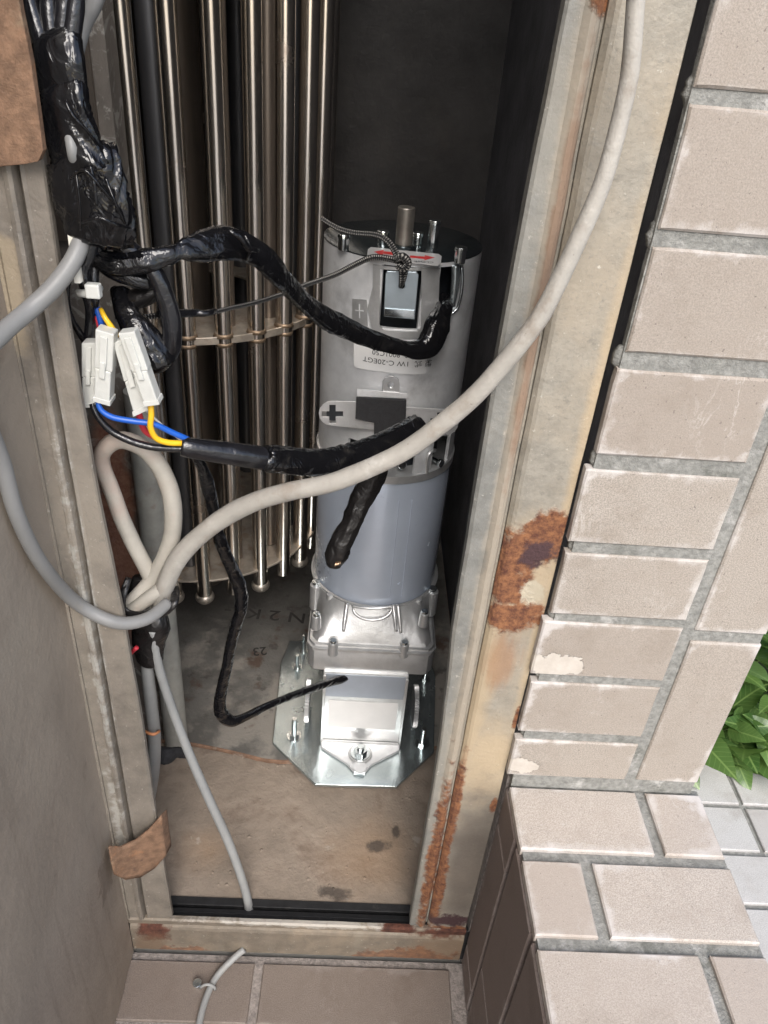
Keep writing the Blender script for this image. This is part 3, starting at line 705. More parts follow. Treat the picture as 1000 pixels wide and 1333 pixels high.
# ------------------------------------------------------------------ things inside: rod cage, post, pipe
DX, DY, DR = -.248, .625, .19
cage = thing('rod_cage', 'round cage of upright tarnished stainless rods behind the cables', 'rod cage', (DX, DY, .05))
def ring_vf(z, r0, r1, th, n=72):
    V = []
    for i in range(n):
        a = 2 * pi * i / n; c, s_ = cos(a), sin(a)
        V += [(DX + c * r0, DY + s_ * r0, z), (DX + c * r1, DY + s_ * r1, z), (DX + c * r1, DY + s_ * r1, z + th), (DX + c * r0, DY + s_ * r0, z + th)]
    Fc = [(4 * i + k, 4 * i + (k + 1) % 4, 4 * ((i + 1) % n) + (k + 1) % 4, 4 * ((i + 1) % n) + k) for i in range(n) for k in range(4)]
    return V, Fc
for z in (.58, 1.1):
    V, Fc = ring_vf(z, .10, .195, .0035); obj('ring', V, Fc, 'ring', cage)
    V, Fc = ring_vf(z - .004, .1952, .198, .010); obj('ring_rim', V, Fc, 'ring', cage, bevel=.001)
V, Fc = ring_vf(.205, .03, .198, .004); obj('bottom_disc', V, Fc, 'ring', cage, bevel=.001)
cyl('spindle', (DX, DY, .055), (DX, DY, 1.7), .029, 'rod_dim', cage, 24)
rod0 = None
for k in range(27):
    a = radians(11 + 13.33 * k); x = DX + DR * sin(a); y = DY - DR * cos(a)
    rr = .0112
    if rod0 is None:
        V, Fc = merge(cyl_vf((x, y, .175), (x, y, 1.7), rr, n=24)); rod0 = obj('rod', V, Fc, 'rod', cage, smooth=True); sharp(rod0)
        V = []; Fc = []
        for i in range(9):
            ph = -pi / 2 + pi * i / 8
            for j in range(16): t = 2 * pi * j / 16; V.append((x + cos(ph) * .0145 * cos(t), y + cos(ph) * .0145 * sin(t), .172 + .011 * sin(ph)))
        Fc = [(i * 16 + j, i * 16 + (j + 1) % 16, (i + 1) * 16 + (j + 1) % 16, (i + 1) * 16 + j) for i in range(8) for j in range(16)]
        ball0 = obj('ball_end', V, Fc, 'ball', rod0, smooth=True)
        V, Fc = merge(*[cyl_vf((x, y, z), (x, y, z + .005), .0112, .0122, 20) for z in (.572,)], *[cyl_vf((x, y, z + .005), (x, y, z + .010), .0132, .0113, 20) for z in (.579,)])
        weld0 = obj('weld_bead', V, Fc, 'weld', rod0, smooth=True)
        X0, Y0 = x, y
    else:
        c = rod0.copy(); COL.objects.link(c); c.parent = cage; c.location = (x - X0, y - Y0, 0)
        if k % 4 != 1 or k < 3:
            if k % 2 == 0 or k > 4: b = ball0.copy(); COL.objects.link(b); b.parent = c
        b = weld0.copy(); COL.objects.link(b); b.parent = c
in0 = {}
for k in range(14):
    a = radians(4 + 25.7 * k); R_ = .150
    x = DX + R_ * sin(a); y = DY - R_ * cos(a); kind = 'rod_blue' if k % 3 == 0 else 'rod_dim'
    if kind not in in0:
        V, Fc = cyl_vf((x, y, .21), (x, y, 1.7), .0150 if kind == 'rod_blue' else .0120, n=24); o = obj('inner_tube', V, Fc, kind, cage, smooth=True); sharp(o); in0[kind] = (o, x, y)
    else:
        o, x0, y0 = in0[kind]; c = o.copy(); COL.objects.link(c); c.parent = cage; c.location = (x - x0, y - y0, 0)
# flat post between the frame and the cage
post = thing('steel_post', 'rust streaked flat steel post beside the rod cage', 'post', (-.25, .27, .05))
V = []; nz = 80
for j in range(nz + 1):
    z = .055 + 1.6 * j / nz
    for (x, y) in [(-.310, .262), (-.229, .262), (-.222, .266), (-.222, .298), (-.226, .298), (-.228, .268), (-.310, .268)]:
        V.append((x, y + noise.noise((x * 30, 1, z * 30)) * .0008, z))
Fc = [(j * 7 + i, j * 7 + (i + 1) % 7, (j + 1) * 7 + (i + 1) % 7, (j + 1) * 7 + i) for j in range(nz) for i in range(7)]
o = obj('post_web', V, Fc, 'post', post, smooth=True); sharp(o)
cyl('foot_pipe', (-.219, .2455, .058), (-.219, .2455, .60), .0155, 'pipe_grey', post, 24)
box('cover_strip', -.290, -.233, .2555, .2595, .74, 1.6, 'rod_dim', post)

# ------------------------------------------------------------------ the motor
MB_ = .0615   # top of sheet under the motor
mo = thing('gate_motor', 'upright cylindrical gate motor, cast top, blue-grey body, zinc base plate', 'motor', (MX, MY, MB_))
def shell(name, zr, m, parent, n=96, cx=MX, cy=MY, rf=None, caps=True):
    V = []
    for (z, r) in zr:
        for i in range(n):
            t = 2 * pi * i / n; rr = rf(t, z, r) if rf else r; V.append((cx + rr * cos(t), cy + rr * sin(t), z))
    Fc = [(j * n + i, j * n + (i + 1) % n, (j + 1) * n + (i + 1) % n, (j + 1) * n + i) for j in range(len(zr) - 1) for i in range(n)]
    if caps: Fc += [tuple(range(n))[::-1], tuple(range((len(zr) - 1) * n, len(zr) * n))]
    o = obj(name, V, Fc, m, parent, smooth=True); sharp(o, 35); return o
# base plate
PZ = MB_ + .0005
bp = [at(x, y, Z=PZ + .005) for (x, y) in [(355, 967), (410, 1021), (517, 1024), (565, 979), (567, 880), (553, 838), (377, 834), (366, 862)]]
bp = [(p.x, p.y) for p in bp]
plate('base_plate', bp, [], (0, 0, PZ), EX, EY, EZ, .005, 'zinc', mo, bevel=.0008)
PT = PZ + .0051
def hexbolt(x, y, z, r, h, shank, m='zinc_screw', parent=mo, name='bolt', washer=True):
    V, Fc = cyl_vf((x, y, z), (x, y, z + h), r, n=6)
    parts = [(V, Fc), cyl_vf((x, y, z + h), (x, y, z + h + shank), r * .55, r * .50, 14)]
    if washer: parts.append(cyl_vf((x, y, z - .0003), (x, y, z + .0012), r * 1.45, n=24))
    V, Fc = merge(*parts); return obj(name, V, Fc, m, parent, bevel=.0004)
for (x, y, r, h, s_) in [(383, 958, .0075, .006, .030), (549, 968, .0075, .006, .026), (387, 868, .006, .005, .020), (553, 884, .006, .005, .020), (395, 848, .005, .004, .03)]:
    p = at(x, y, Z=PT); hexbolt(p.x, p.y, PT, r, h, s_)
# bracket box
bw0 = at(417, 967, Z=PT).x; bw1 = at(521, 969, Z=PT).x; BY = at(468, 967, Z=PT).y
GZ0 = at(480, 884, Y=BY - .004).z; GZ1 = at(480, 853, Y=BY - .006).z
box('bracket', bw0, bw1, BY, BY + .20, PT + .0002, GZ0 + .004, 'cast_bright', mo, bevel=.0015)
fz = lambda y: at(470, y, Y=BY - .001).z
zl0, zl1 = at(470, 957, Y=BY - .001).z, at(470, 912, Y=BY - .001).z
box('bracket_face_top', bw0 + .004, bw1 - .004, BY - .0016, BY - .0002, fz(908), GZ0 + .003, 'blue_label', mo, bevel=.0004)
lb = box('name_label', bw0 + .009, bw1 - .010, BY - .0012, BY - .0002, fz(948), fz(914), 'sticker', mo)
box('bracket_rim', bw0, bw0 + .0035, BY - .003, BY - .0002, PT + .004, GZ0, 'cast_bright', mo, bevel=.0005)
box('bracket_rim', bw1 - .0035, bw1, BY - .003, BY - .0002, PT + .004, GZ0, 'cast_bright', mo, bevel=.0005)
box('bracket_rim', bw0, bw1, BY - .0042, BY - .0003, PT + .0003, PT + .0052, 'cast_bright', mo, bevel=.0012)
ft = [(bw0 + .001, BY - .0045), (bw1 - .001, BY - .0045), (bw1 - .002, BY - .014), ((bw0 + bw1) / 2 + .016, BY - .040), ((bw0 + bw1) / 2 + .008, BY - .052), ((bw0 + bw1) / 2 - .008, BY - .052), ((bw0 + bw1) / 2 - .018, BY - .040), (bw0 + .002, BY - .014)]
plate('bracket_foot', ft, [], (0, 0, PT), EX, EY, EZ, .0045, 'cast', mo, bevel=.001)
cyl('stud_boss', ((bw0 + bw1) / 2, BY - .024, PT + .0046), ((bw0 + bw1) / 2, BY - .024, PT + .0075), .0165, 'cast_bright', mo, 32, bevel=.001)
hexbolt((bw0 + bw1) / 2, BY - .024, PT + .0077, .0095, .008, .006)
cyl('stud_boss', ((bw0 + bw1) / 2, BY - .046, PT + .0047), ((bw0 + bw1) / 2, BY - .046, PT + .0068), .010, 'cast', mo, 32, bevel=.001)
# toothed wheels modelled in place of serrated reflections at both sides of the bracket
for sx, cx_ in ((-1, bw0 - .022), (1, bw1 + .020)):
    V = []; n_ = 40; cy_ = BY + .045; cz_ = PT + .032
    for i in range(n_ * 2):
        a = 2 * pi * i / (n_ * 2); r_ = .031 if i % 2 else .027
        V += [(cx_ - .003, cy_ + r_ * cos(a), cz_ + r_ * sin(a)), (cx_ + .003, cy_ + r_ * cos(a), cz_ + r_ * sin(a))]
    n2 = n_ * 2
    Fc = [(2 * i, 2 * ((i + 1) % n2), 2 * ((i + 1) % n2) + 1, 2 * i + 1) for i in range(n2)] + [tuple(2 * i for i in range(n2)), tuple(2 * i + 1 for i in range(n2))[::-1]]
    obj('rim_reflection', V, Fc, 'cast_bright', mo)
# octagonal gearbox lofted to the round body
def octr(t, w=.098, cut=.62):
    c, s_ = abs(cos(t)), abs(sin(t)); r1 = .083 / max(c, 1e-6); r2 = .113 / max(s_, 1e-6); r3 = .128 / max(c * .78 + s_ * .62, 1e-6)
    return min(r1, r2, r3)
ZB = .290
def gb(t, z, r):
    o_ = octr(t)
    if z <= GZ1 + .0021: return o_ * r
    k = (z - GZ1 - .002) / (ZB - GZ1 - .002); k = min(1, max(0, k)); k2 = k ** 1.15
    return (o_ - .007) * (1 - k2) + (.0882) * k2
lv = [(GZ0, .95), (GZ0 + .004, 1.0), (GZ1 - .002, 1.0), (GZ1, .99), (GZ1 + .002, .985)]
lv += [(GZ1 + .0022 + (ZB - GZ1 - .0022) * i / 12, 1) for i in range(13)]
shell('gearbox', lv, 'cast_bright', mo, 128, rf=gb)
shell('gearbox_parting_rim', [(GZ1 - .006, 1.0), (GZ1 - .0045, 1.022), (GZ1 - .001, 1.022), (GZ1 + .0, 1.0)], 'cast_bright', mo, 128, rf=lambda t, z, r: octr(t) * r, caps=False)
for (x, y) in [(434, 835), (527, 837), (412, 800), (553, 797)]:
    Zs = GZ1 + .012 if y > 820 else GZ1 + .05
    p = at(x, y, Z=Zs); V, Fc = merge(cyl_vf((p.x, p.y, Zs - .022), (p.x, p.y, Zs - .001), .0068, .0058, 20)); b_ = obj('screw_boss', V, Fc, 'cast_bright', mo, bevel=.0008)
    V, Fc = cyl_vf((p.x, p.y, Zs - .001), (p.x, p.y, Zs + .0028), .0046, n=18); obj('screw', V, Fc, 'zinc_screw', b_, bevel=.0006)
for (x0, y0, x1, y1) in [(452, 785, 447, 822), (518, 787, 522, 824), (512, 787, 516, 822)]:
    a = oncyl(x0, y0, .0900); b = at(x1, y1, Y=MY - .104); tube('casting_rib', [a, (a + b) / 2 + Vector((0, -.001, .001)), b], [.0028, .0028, .002], 'cast_bright', mo, seg=10)
ar = []
for i in range(11):
    t = pi * i / 10; ar.append(oncyl(485 - 25 * cos(t), 792 + 15 * sin(t), .0900 + .007 * sin(t)))
tube('casting_arch', ar, .0022, 'cast_bright', mo, seg=10)
ar = [oncyl(458 + 56 * i / 8, 789 + 3 * sin(pi * i / 8), .0893) for i in range(9)]
tube('casting_arch', ar, .0018, 'cast_bright', mo, seg=10)
# side lugs
for s_, zz in ((-1, .283), (1, .283)):
    for dz, dx_ in ((0, 0),):
        a = radians(-90 + s_ * 62); p = Vector((MX + .0885 * cos(a), MY + .0885 * sin(a), zz))
        V, Fc = cyl_vf(p - Vector((0, 0, .034)), p + Vector((0, 0, .006)), .0085, n=20); l_ = obj('side_lug', V, Fc, 'cast_bright', mo, bevel=.001, smooth=False)
        V, Fc = cyl_vf(p + Vector((0, 0, .0062)), p + Vector((0, 0, .011)), .0058, n=18); obj('screw', V, Fc, 'zinc_screw', l_, bevel=.0007)
        a = radians(-90 + s_ * 42); p = Vector((MX + .088 * cos(a), MY + .088 * sin(a), zz - .004))
        V, Fc = cyl_vf(p, p + Vector((0, 0, .014)), .0045, n=16); obj('casting_pin', V, Fc, 'cast_bright', mo, bevel=.0008)
shell('bottom_collar', [(ZB - .004, .0862), (ZB - .003, .0876), (ZB + .003, .0876), (ZB + .004, .0855)], 'cast_bright', mo, caps=False)
# blue-grey painted body with fine seam
shell('motor_body', [(ZB, .0828), (ZB + .002, .0831), (.476, .0835), (.478, .0828)], 'body_blue', mo)
for xx in (520, 537):
    a = oncyl(xx, 650, .0839); b = oncyl(xx - 6, 775, .0839); b.x = a.x; b.y = a.y
    tube('body_seam', [a, (a + b) / 2, b], .0005, 'body_blue', mo, seg=8)
shell('upper_collar', [(.478, .0835), (.4785, .0858), (.4885, .0862), (.4895, .0838)], 'cast_bright', mo)
# upper housing: shell grid with real openings
def zcyl(y, x=520): return oncyl(x, y).z
TZ = .733
def ang(x, y):
    p = oncyl(x, y); return math.atan2(p.y - MY, p.x - MX)
# openings (angle range around -90 deg, z range)
LA0, LA1 = ang(496, 390), ang(547, 390); LZ0, LZ1 = oncyl(520, 428).z, TZ - .004
SA0, SA1 = ang(572, 360), ang(597, 360); SZ0 = oncyl(575, 402).z
OA0, OA1 = ang(452, 600), ang(540, 600); OZ0, OZ1 = .4896, oncyl(500, 580).z
PA0, PA1 = ang(562, 600), ang(582, 600)
def inhole(t, z):
    tt = ((t + pi) % (2 * pi)) - pi
    if LA0 < tt < LA1 and LZ0 < z < LZ1: return True
    if SA0 < tt < SA1 and SZ0 < z < LZ1: return True
    if OA0 < tt < OA1 and OZ0 < z < OZ1: return True
    if PA0 < tt < PA1 and OZ0 < z < OZ1 + .006: return True
    return False
bounds = sorted(set([-pi + 2 * pi * i / 120 for i in range(120)] + [LA0, LA1, SA0, SA1, OA0, OA1, PA0, PA1]))
zb_ = sorted(set([.4896 + (TZ - .4896) * i / 40 for i in range(41)] + [LZ0, LZ1, SZ0, OZ1, OZ1 + .006]))
V = []; nb = len(bounds); idx = {}
def hr(t, z):   # slightly tapering, gently dented casting
    k = (z - .4896) / (TZ - .4896); return MR + .0012 * k + .0004 * noise.noise((t * 3, z * 20, 2))
for j, z in enumerate(zb_):
    for i, t in enumerate(bounds): V.append((MX + hr(t, z) * cos(t), MY + hr(t, z) * sin(t), z))
nV = len(V)
for j, z in enumerate(zb_):
    for i, t in enumerate(bounds): V.append((MX + (hr(t, z) - .004) * cos(t), MY + (hr(t, z) - .004) * sin(t), z))
Fc = []
def solid(i, j):
    if j < 0 or j >= len(zb_) - 1: return False
    i %= nb; t0 = bounds[i]; t1 = bounds[(i + 1) % nb]; 
    if t1 < t0: t1 += 2 * pi
    return not inhole((t0 + t1) / 2, (zb_[j] + zb_[j + 1]) / 2)
for j in range(len(zb_) - 1):
    for i in range(nb):
        if not solid(i, j): continue
        a, b, c, d = j * nb + i, j * nb + (i + 1) % nb, (j + 1) * nb + (i + 1) % nb, (j + 1) * nb + i
        Fc.append((a, b, c, d)); Fc.append((a + nV, d + nV, c + nV, b + nV))
        if not solid(i - 1, j): Fc.append((a, d, d + nV, a + nV))
        if not solid(i + 1, j): Fc.append((b, b + nV, c + nV, c))
        if not solid(i, j - 1): Fc.append((a, a + nV, b + nV, b))
        if not solid(i, j + 1): Fc.append((d, c, c + nV, d + nV))
o = obj('upper_housing', V, Fc, 'cast', mo, smooth=True); sharp(o, 35)
shell('inner_core', [(.4897, .064), (TZ - .002, .064)], 'pocket', mo, 64)
# curved proud frame around latch opening
def cylpatch(name, px, th, m, parent, R=MR, holes=(), dens=.0035, inner=.0014):
    """plate bent round the motor; px = outline in photo pixels"""
    def tocz(x, y): p = oncyl(x, y, R); return (math.atan2(p.y - MY, p.x - MX) * R, p.z)
    loops = [[tocz(*q) for q in px]] + [[tocz(*q) for q in h] for h in holes]
    def dens_(L):
        out = []
        for i in range(len(L)):
            a = L[i]; b = L[(i + 1) % len(L)]; k = max(1, int(math.hypot(b[0] - a[0], b[1] - a[1]) / dens))
            out += [(a[0] + (b[0] - a[0]) * j / k, a[1] + (b[1] - a[1]) * j / k) for j in range(k)]
        return out
    loops = [dens_(L) for L in loops]
    bm = bmesh.new(); 
    V, Fc = plate_vf(loops[0], loops[1:], (0, 0, 0), EX, EZ, -EY, th)
    vs = [bm.verts.new(v) for v in V]
    for f in Fc:
        try: bm.faces.new([vs[i] for i in f])
        except ValueError: pass
    xs_ = [q[0] for q in loops[0]]; x = min(xs_) + dens
    while x < max(xs_):
        bmesh.ops.bisect_plane(bm, geom=bm.verts[:] + bm.edges[:] + bm.faces[:], plane_co=(x, 0, 0), plane_no=(1, 0, 0)); x += dens
    bm.verts.index_update()
    V2 = []
    for v in bm.verts:
        t = v.co.x / R; rr = R + .0002 - v.co.y + inner; V2.append((MX + rr * cos(t), MY + rr * sin(t), v.co.z))
    F2 = [[v.index for v in f.verts] for f in bm.faces]; bm.free()
    return obj(name, V2, F2, m, parent)
hole = [(496, 349), (548, 351), (547, 424), (542, 430), (500, 428), (495, 422)]
cylpatch('latch_frame', [(487, 343), (571, 347), (569, 395), (561, 420), (553, 438), (488, 436), (480, 400), (487, 372)], .0016, 'cast_bright', mo, holes=[hole])
# latch pocket walls and key tab
kt = thing('latch_key', 'small zinc key tab with a hole, hanging in the motor latch slot', 'key tab', tuple(oncyl(520, 410)))
def flatpx(pts, Y): return [at(x, y, Y=Y) for x, y in pts]
KY = MY - MR - .001
K = flatpx([(504, 352), (542, 353), (545, 357), (541, 402), (540, 415), (500, 411), (500, 400), (502, 356)], KY)
hc = at(523, 371, Y=KY)
plate('key_plate', [(p.x, p.z) for p in K], [circle(hc.x, hc.z, .0032, 14)], (0, KY, 0), EX, EZ, -EY, .0022, 'key', kt, bevel=.0005)
K = flatpx([(501, 401), (540, 404), (540, 414), (500, 411)], KY - .0024)
plate('key_lip', [(p.x, p.z) for p in K], [], (0, KY - .0024, 0), EX, EZ, -EY, .0012, 'zinc_screw', kt, bevel=.0004)
# right slot: guard bar
tube('slot_guard', [oncyl(601, 346, .0862), oncyl(602, 365, .0887), oncyl(600, 385, .0887), oncyl(595, 402, .0865), oncyl(587, 409, .0858)], [.0016, .0016, .0016, .0016, .0012], 'zinc_screw', mo, seg=10)
tube('slot_guard', [oncyl(593, 344, .0845), oncyl(593, 365, .0858), oncyl(589, 398, .0858)], [.0045, .0045, .003], 'zinc', mo, seg=14)
# cast mark pad, stickers
pad = cylpatch('cast_mark_pad', [(461, 388), (479, 389), (480, 425), (461, 424)], .0014, 'cast_bright', mo)
cylpatch('cast_cross', [(469.3, 395), (470.3, 395), (470.6, 413), (469.6, 413)], .0020, 'cast', pad)
cylpatch('cast_cross', [(465, 402.5), (475, 403.3), (475, 404.5), (465, 403.7)], .0020, 'cast', pad)
stk = cylpatch('white_sticker', [(462, 438), (555, 441), (555, 481), (551, 486), (500, 483), (466, 478), (462, 474)], .0004, 'sticker', mo)
def cyltext(s, size, px, m, parent, R=MR + .0023, sx=1, name='print'):
    p = oncyl(*px, R); t0 = math.atan2(p.y - MY, p.x - MX); V, Fc = text_mesh(s, size); W = []
    for v in V:
        x = -v.x * sx; z = -v.y; t = t0 + x / R; W.append((MX + R * cos(t), MY + R * sin(t), p.z + z))
    return obj(name, W, Fc, m, parent)
cyltext('型 式  1W C-20EGT', .0078, (518, 473), 'ink', stk, sx=1.15)
cyltext('0  8001C50', .0078, (508, 461), 'ink', stk, sx=1.05)
# bracket bar with cross cut-outs
BYY = MY - MR - .0035
def P2(x, y, Y=BYY): p = at(x, y, Y=Y); return (p.x, p.z)
def cross(x, y, L, wd, skew=0):
    o_ = []
    for dx, dy in [(-wd, -L), (wd, -L), (wd, -wd), (L, -wd), (L, wd), (wd, wd), (wd, L), (-wd, L), (-wd, wd), (-L, wd), (-L, -wd), (-wd, -wd)]:
        o_.append(P2(x + dx * 1.15, y + dy))
    return o_
outl = []
for i in range(9): t = radians(90 + 180 * i / 8); outl.append(P2(432 + 17 * cos(t), 537 - 16 * sin(t)))
outl += [P2(470, 557), P2(520, 562), P2(575, 566)]
for i in range(9): t = radians(-90 + 180 * i / 8); outl.append(P2(578 + 19 * cos(t), 549 - 17 * sin(t)))
outl += [P2(530, 529), P2(470, 522)]
plate('mounting_bar', outl, [cross(433, 538, 12, 3.6), cross(573, 547, 11, 3.4)], (0, BYY, 0), EX, EZ, -EY, .002, 'cast_bright', mo, bevel=.0005)
box('bar_backing', P2(418, 537)[0] + .006, P2(590, 547)[0] - .006, BYY + .0005, BYY + .0012, P2(500, 552)[1], P2(500, 530)[1], 'pocket', mo)
tab = [P2(498, 515), P2(498, 496), P2(501, 491), P2(507, 488), P2(513, 489), P2(519, 493), P2(520, 499), P2(520, 517)]
hc = P2(509, 500)
plate('screw_tab', tab, [circle(hc[0], hc[1], .0034, 14)], (0, BYY - .0002, 0), EX, EZ, -EY, .0018, 'cast_bright', mo, bevel=.0005)
q_ = at(509, 500, Y=BYY); cyl('screw', (q_.x, BYY + .002, q_.z), (q_.x, BYY - .0005, q_.z), .0032, 'zinc_screw', mo, 14)
plate('clip_back', [P2(465, 505), P2(530, 511), P2(530, 517), P2(465, 514)], [], (0, BYY - .0021, 0), EX, EZ, -EY, .0012, 'cast', mo)
plate('black_pad', [P2(464, 514), P2(529, 518), P2(527, 578), P2(487, 577), P2(487, 547), P2(463, 542)], [], (0, BYY - .0034, 0), EX, EZ, -EY, .0035, 'black_foam', mo, bevel=.0006)
# screws in the lower opening
for (x, y) in [(483, 607), (572, 602), (523, 604), (437, 583)]:
    p = oncyl(x, y, .074 if x < 560 else .0855); n_ = Vector((p.x - MX, p.y - MY, 0)).normalized()
    V, Fc = merge(cyl_vf(p, p + n_ * .004, .0052, n=18), cyl_vf(p - n_ * .012, p - n_ * .0002, .0032, n=12)); obj('screw', V, Fc, 'zinc_screw', mo, bevel=.0007)
tube('cable_guard', [oncyl(556, 616, .0855), oncyl(556, 598, .087), oncyl(560, 589, .087), oncyl(567, 586, .086)], [.0022] * 4, 'cast_bright', mo, seg=10)
# top plate, bolts, shaft, arrow sticker
shell('top_plate', [(TZ + .0002, .0840), (TZ + .0005, .0852), (TZ + .0014, .0852), (TZ + .0018, .0845)], 'top_plate', mo)
TP = TZ + .0019
for (x, y, h) in [(447, 325, .012), (563, 322, .024), (598, 342, .012), (498, 316, .009), (543, 318, .009)]:
    p = at(x, y, Z=TP); V, Fc = merge(cyl_vf((p.x, p.y, TP), (p.x, p.y, TP + h), .0056, n=20), cyl_vf((p.x, p.y, TP + h), (p.x, p.y, TP + h + .0035), .0066, .0060, 20)); obj('top_bolt', V, Fc, 'zinc_screw', mo, bevel=.0006)
p = at(525, 322, Z=TP); cyl('shaft', (p.x, p.y, TP), (p.x, p.y, TP + .040), .0088, 'shaft', mo, 32, bevel=.001)
cyl('shaft_collar', (p.x, p.y, TP), (p.x, p.y, TP + .004), .014, 'top_plate', mo, 32, bevel=.001)
SP = [at(x, y, Z=TP + .0002) for (x, y) in [(479, 325), (483, 322), (571, 331), (575, 334), (574, 343), (570, 346), (482, 336), (478, 333)]]
ast = plate('arrow_sticker', [(p.x, p.y) for p in SP], [], (0, 0, TP + .0001), EX, EY, EZ, .0005, 'grey_sticker', mo)
def AP(pts, z): return [(p.x, p.y) for p in (at(x, y, Z=z) for x, y in pts)]
plate('red_arrow', AP([(487, 327.5), (500, 325), (499, 327), (512, 328.2), (511.5, 331.5), (498.5, 330), (499, 333)], TP + .0008), [], (0, 0, TP + .00065), EX, EY, EZ, .0002, 'red_ink', ast)
plate('red_arrow', AP([(566, 335), (553, 332), (553.5, 334), (534, 332.5), (534, 335), (553, 336.8), (552.5, 338.5)], TP + .0008), [], (0, 0, TP + .00065), EX, EY, EZ, .0002, 'red_ink', ast)
V, Fc = text_mesh('CLOSE', .0065); p = at(552, 340.5, Z=TP + .0008)
obj('print', [(p.x - v.x, p.y - v.y * 1.2, TP + .0008) for v in V], Fc, 'ink', ast)

# ================================================================== CABLES
def lab(o, label, cat='cable', group=None): return tag(o, label, cat, group)
WS = .93
lab(pxtube('grey_cable', [(824, -130, -.035, 26), (829, -50, -.034, 26), (828, 10, -.032, 26), (818, 110, -.030, 26), (796, 200, -.028, 26), (762, 290, -.026, 26), (728, 365, -.024, 26), (695, 425, -.022, 27), (645, 485, -.016, 27), (590, 540, -.008, 27), (530, 585, 0, 27), (450, 622, .01, 27), (375, 641, .02, 27), (315, 661, .03, 27), (265, 693, .035, 26), (232, 728, .037, 26), (215, 762, .038, 26), (210, 790, .04, 24)],
    'cable_a', seg=20, wr=.05, freq=30, seed=1, wob=.0012), 'thick dusty grey cable sweeping from the top right across the motor')
lab(pxtube('grey_cable', [(150, -90, .07, 24), (126, -5, .065, 23), (108, 35, .065, 22), (95, 90, .06, 22), (92, 160, .055, 22), (99, 220, .040, 22), (107, 280, .016, 23), (102, 325, -.002, 25), (75, 368, -.014, 26), (40, 402, -.026, 26), (5, 432, (-.203,), 26), (-30, 475, (-.2095,), 26), (-25, 530, (-.2105,), 26), (2, 600, (-.2108,), 24), (22, 670, (-.2108,), 22), (55, 735, (-.2095,), 20), (100, 785, -.013, 19), (150, 810, -.008, 19), (190, 806, .004, 18), (218, 785, .025, 17)],
    'cable_b', seg=20, wr=.008, freq=20, seed=2), 'smooth grey cable looping over the left side of the frame')
WS = 1.0
lab(pxtube('beige_cable', [(207, 800, .05, 18), (196, 755, .052, 20), (170, 700, .05, 21), (146, 640, .045, 21), (133, 600, .042, 21), (140, 580, .04, 22), (160, 572, .04, 23), (190, 586, .042, 23), (212, 618, .045, 23), (225, 660, .048, 23), (222, 705, .05, 22), (200, 752, .05, 22), (178, 778, .043, 20), (165, 790, .04, 18), (172, 794, .035, 17), (200, 775, .035, 19), (222, 755, .04, 18)],
    'cable_c', seg=20, wr=.04, freq=30, seed=3, wob=.001), 'worn beige cable bent into a tall loop below the connectors')
lab(pxtube('thin_grey_cable', [(188, 820, .05, 15), (191, 865, .055, 16), (197, 920, .07, 17), (201, 965, .09, 17), (199, 1010, .11, 16), (190, 1060, .15, 15)], 'cable_thin', seg=16, wr=.01), 'short pale cable hanging straight down beside the frame, orange tie on it')
lab(pxtube('thin_grey_cable', [(199, 820, .045, 12), (206, 865, .05, 12), (225, 925, .06, 12), (248, 985, .06, 12), (272, 1040, .055, 12), (295, 1090, .05, 12), (312, 1135, .04, 11), (322, 1170, .032, 11), (326, 1200, .022, 11)], 'cable_thin', seg=16, wr=.008), 'long thin grey cable falling diagonally to the bottom rail')
fl = [at(x, y, Z=.006) for x, y in [(312, 1238), (300, 1250), (283, 1270), (270, 1295), (261, 1325), (254, 1370), (240, 1450)]]
fl = [at(318, 1236, Z=.018), at(306, 1246, Z=.012)] + fl[2:]
lab(tube('thin_grey_cable', fl, .0037, 'cable_thin', seg=16, wr=.01), 'thin grey cable lying on the brown floor tiles below the frame')
clip = thing('cable_clip', 'small nailed cable clip on the floor tiles beside the thin cable', 'cable clip', tuple(at(262, 1283, Z=0)))
p = at(257, 1283, Z=.001); cyl('clip_nail', (p.x, p.y, .0), (p.x, p.y, .006), .0035, 'zinc_screw', clip, 14); cyl('nail_head', (p.x, p.y, .0062), (p.x, p.y, .0075), .0052, 'zinc_screw', clip, 14, bevel=.0005)
p = at(272, 1285, Z=.006); tube('clip_hook', [Vector((p.x - .010, p.y, .003)), Vector((p.x - .005, p.y, .0105)), Vector((p.x + .001, p.y, .0115)), Vector((p.x + .006, p.y, .007)), Vector((p.x + .0065, p.y, .001))], .0016, 'cable_thin', clip, seg=8)
tie = tube('twist_tie', [at(186, 950, Y=.075), at(192, 954, Y=.068), at(200, 956, Y=.066), at(206, 953, Y=.072), at(207, 951, Y=.085)], .0016, 'tie_orange', seg=8); lab(tie, 'orange twist tie round the short hanging pale cable', 'twist tie')
rw = pxtube('red_wire', [(160, 860, .045, 5), (170, 850, .035, 6), (178, 843, .03, 6)], 'red', seg=8); lab(rw, 'short bit of red wire beside the taped cable joint', 'wire')
# taped joint
joint = pxtube('taped_joint', [(186, 752, .06, 26), (186, 775, .058, 40), (190, 795, .056, 50), (196, 815, .052, 48), (193, 838, .052, 42), (194, 858, .052, 34), (194, 864, .052, 28)], 'tape_dull', seg=32, step=.0015, wr=.10, freq=40, seed=5, flat=.6)
lab(joint, 'lump of black tape joining the grey cables at the left frame', 'tape')
lab(pxtube('tape_band', [(168, 752, .045, 8), (161, 772, .035, 10), (160, 792, .03, 9), (176, 800, .028, 10), (205, 800, .024, 12), (226, 785, .024, 12), (228, 765, .045, 10)], 'tape_dull', seg=16, wr=.2, freq=50, seed=6, flat=.5), 'torn ring of black tape round the beige cable loop', 'tape')

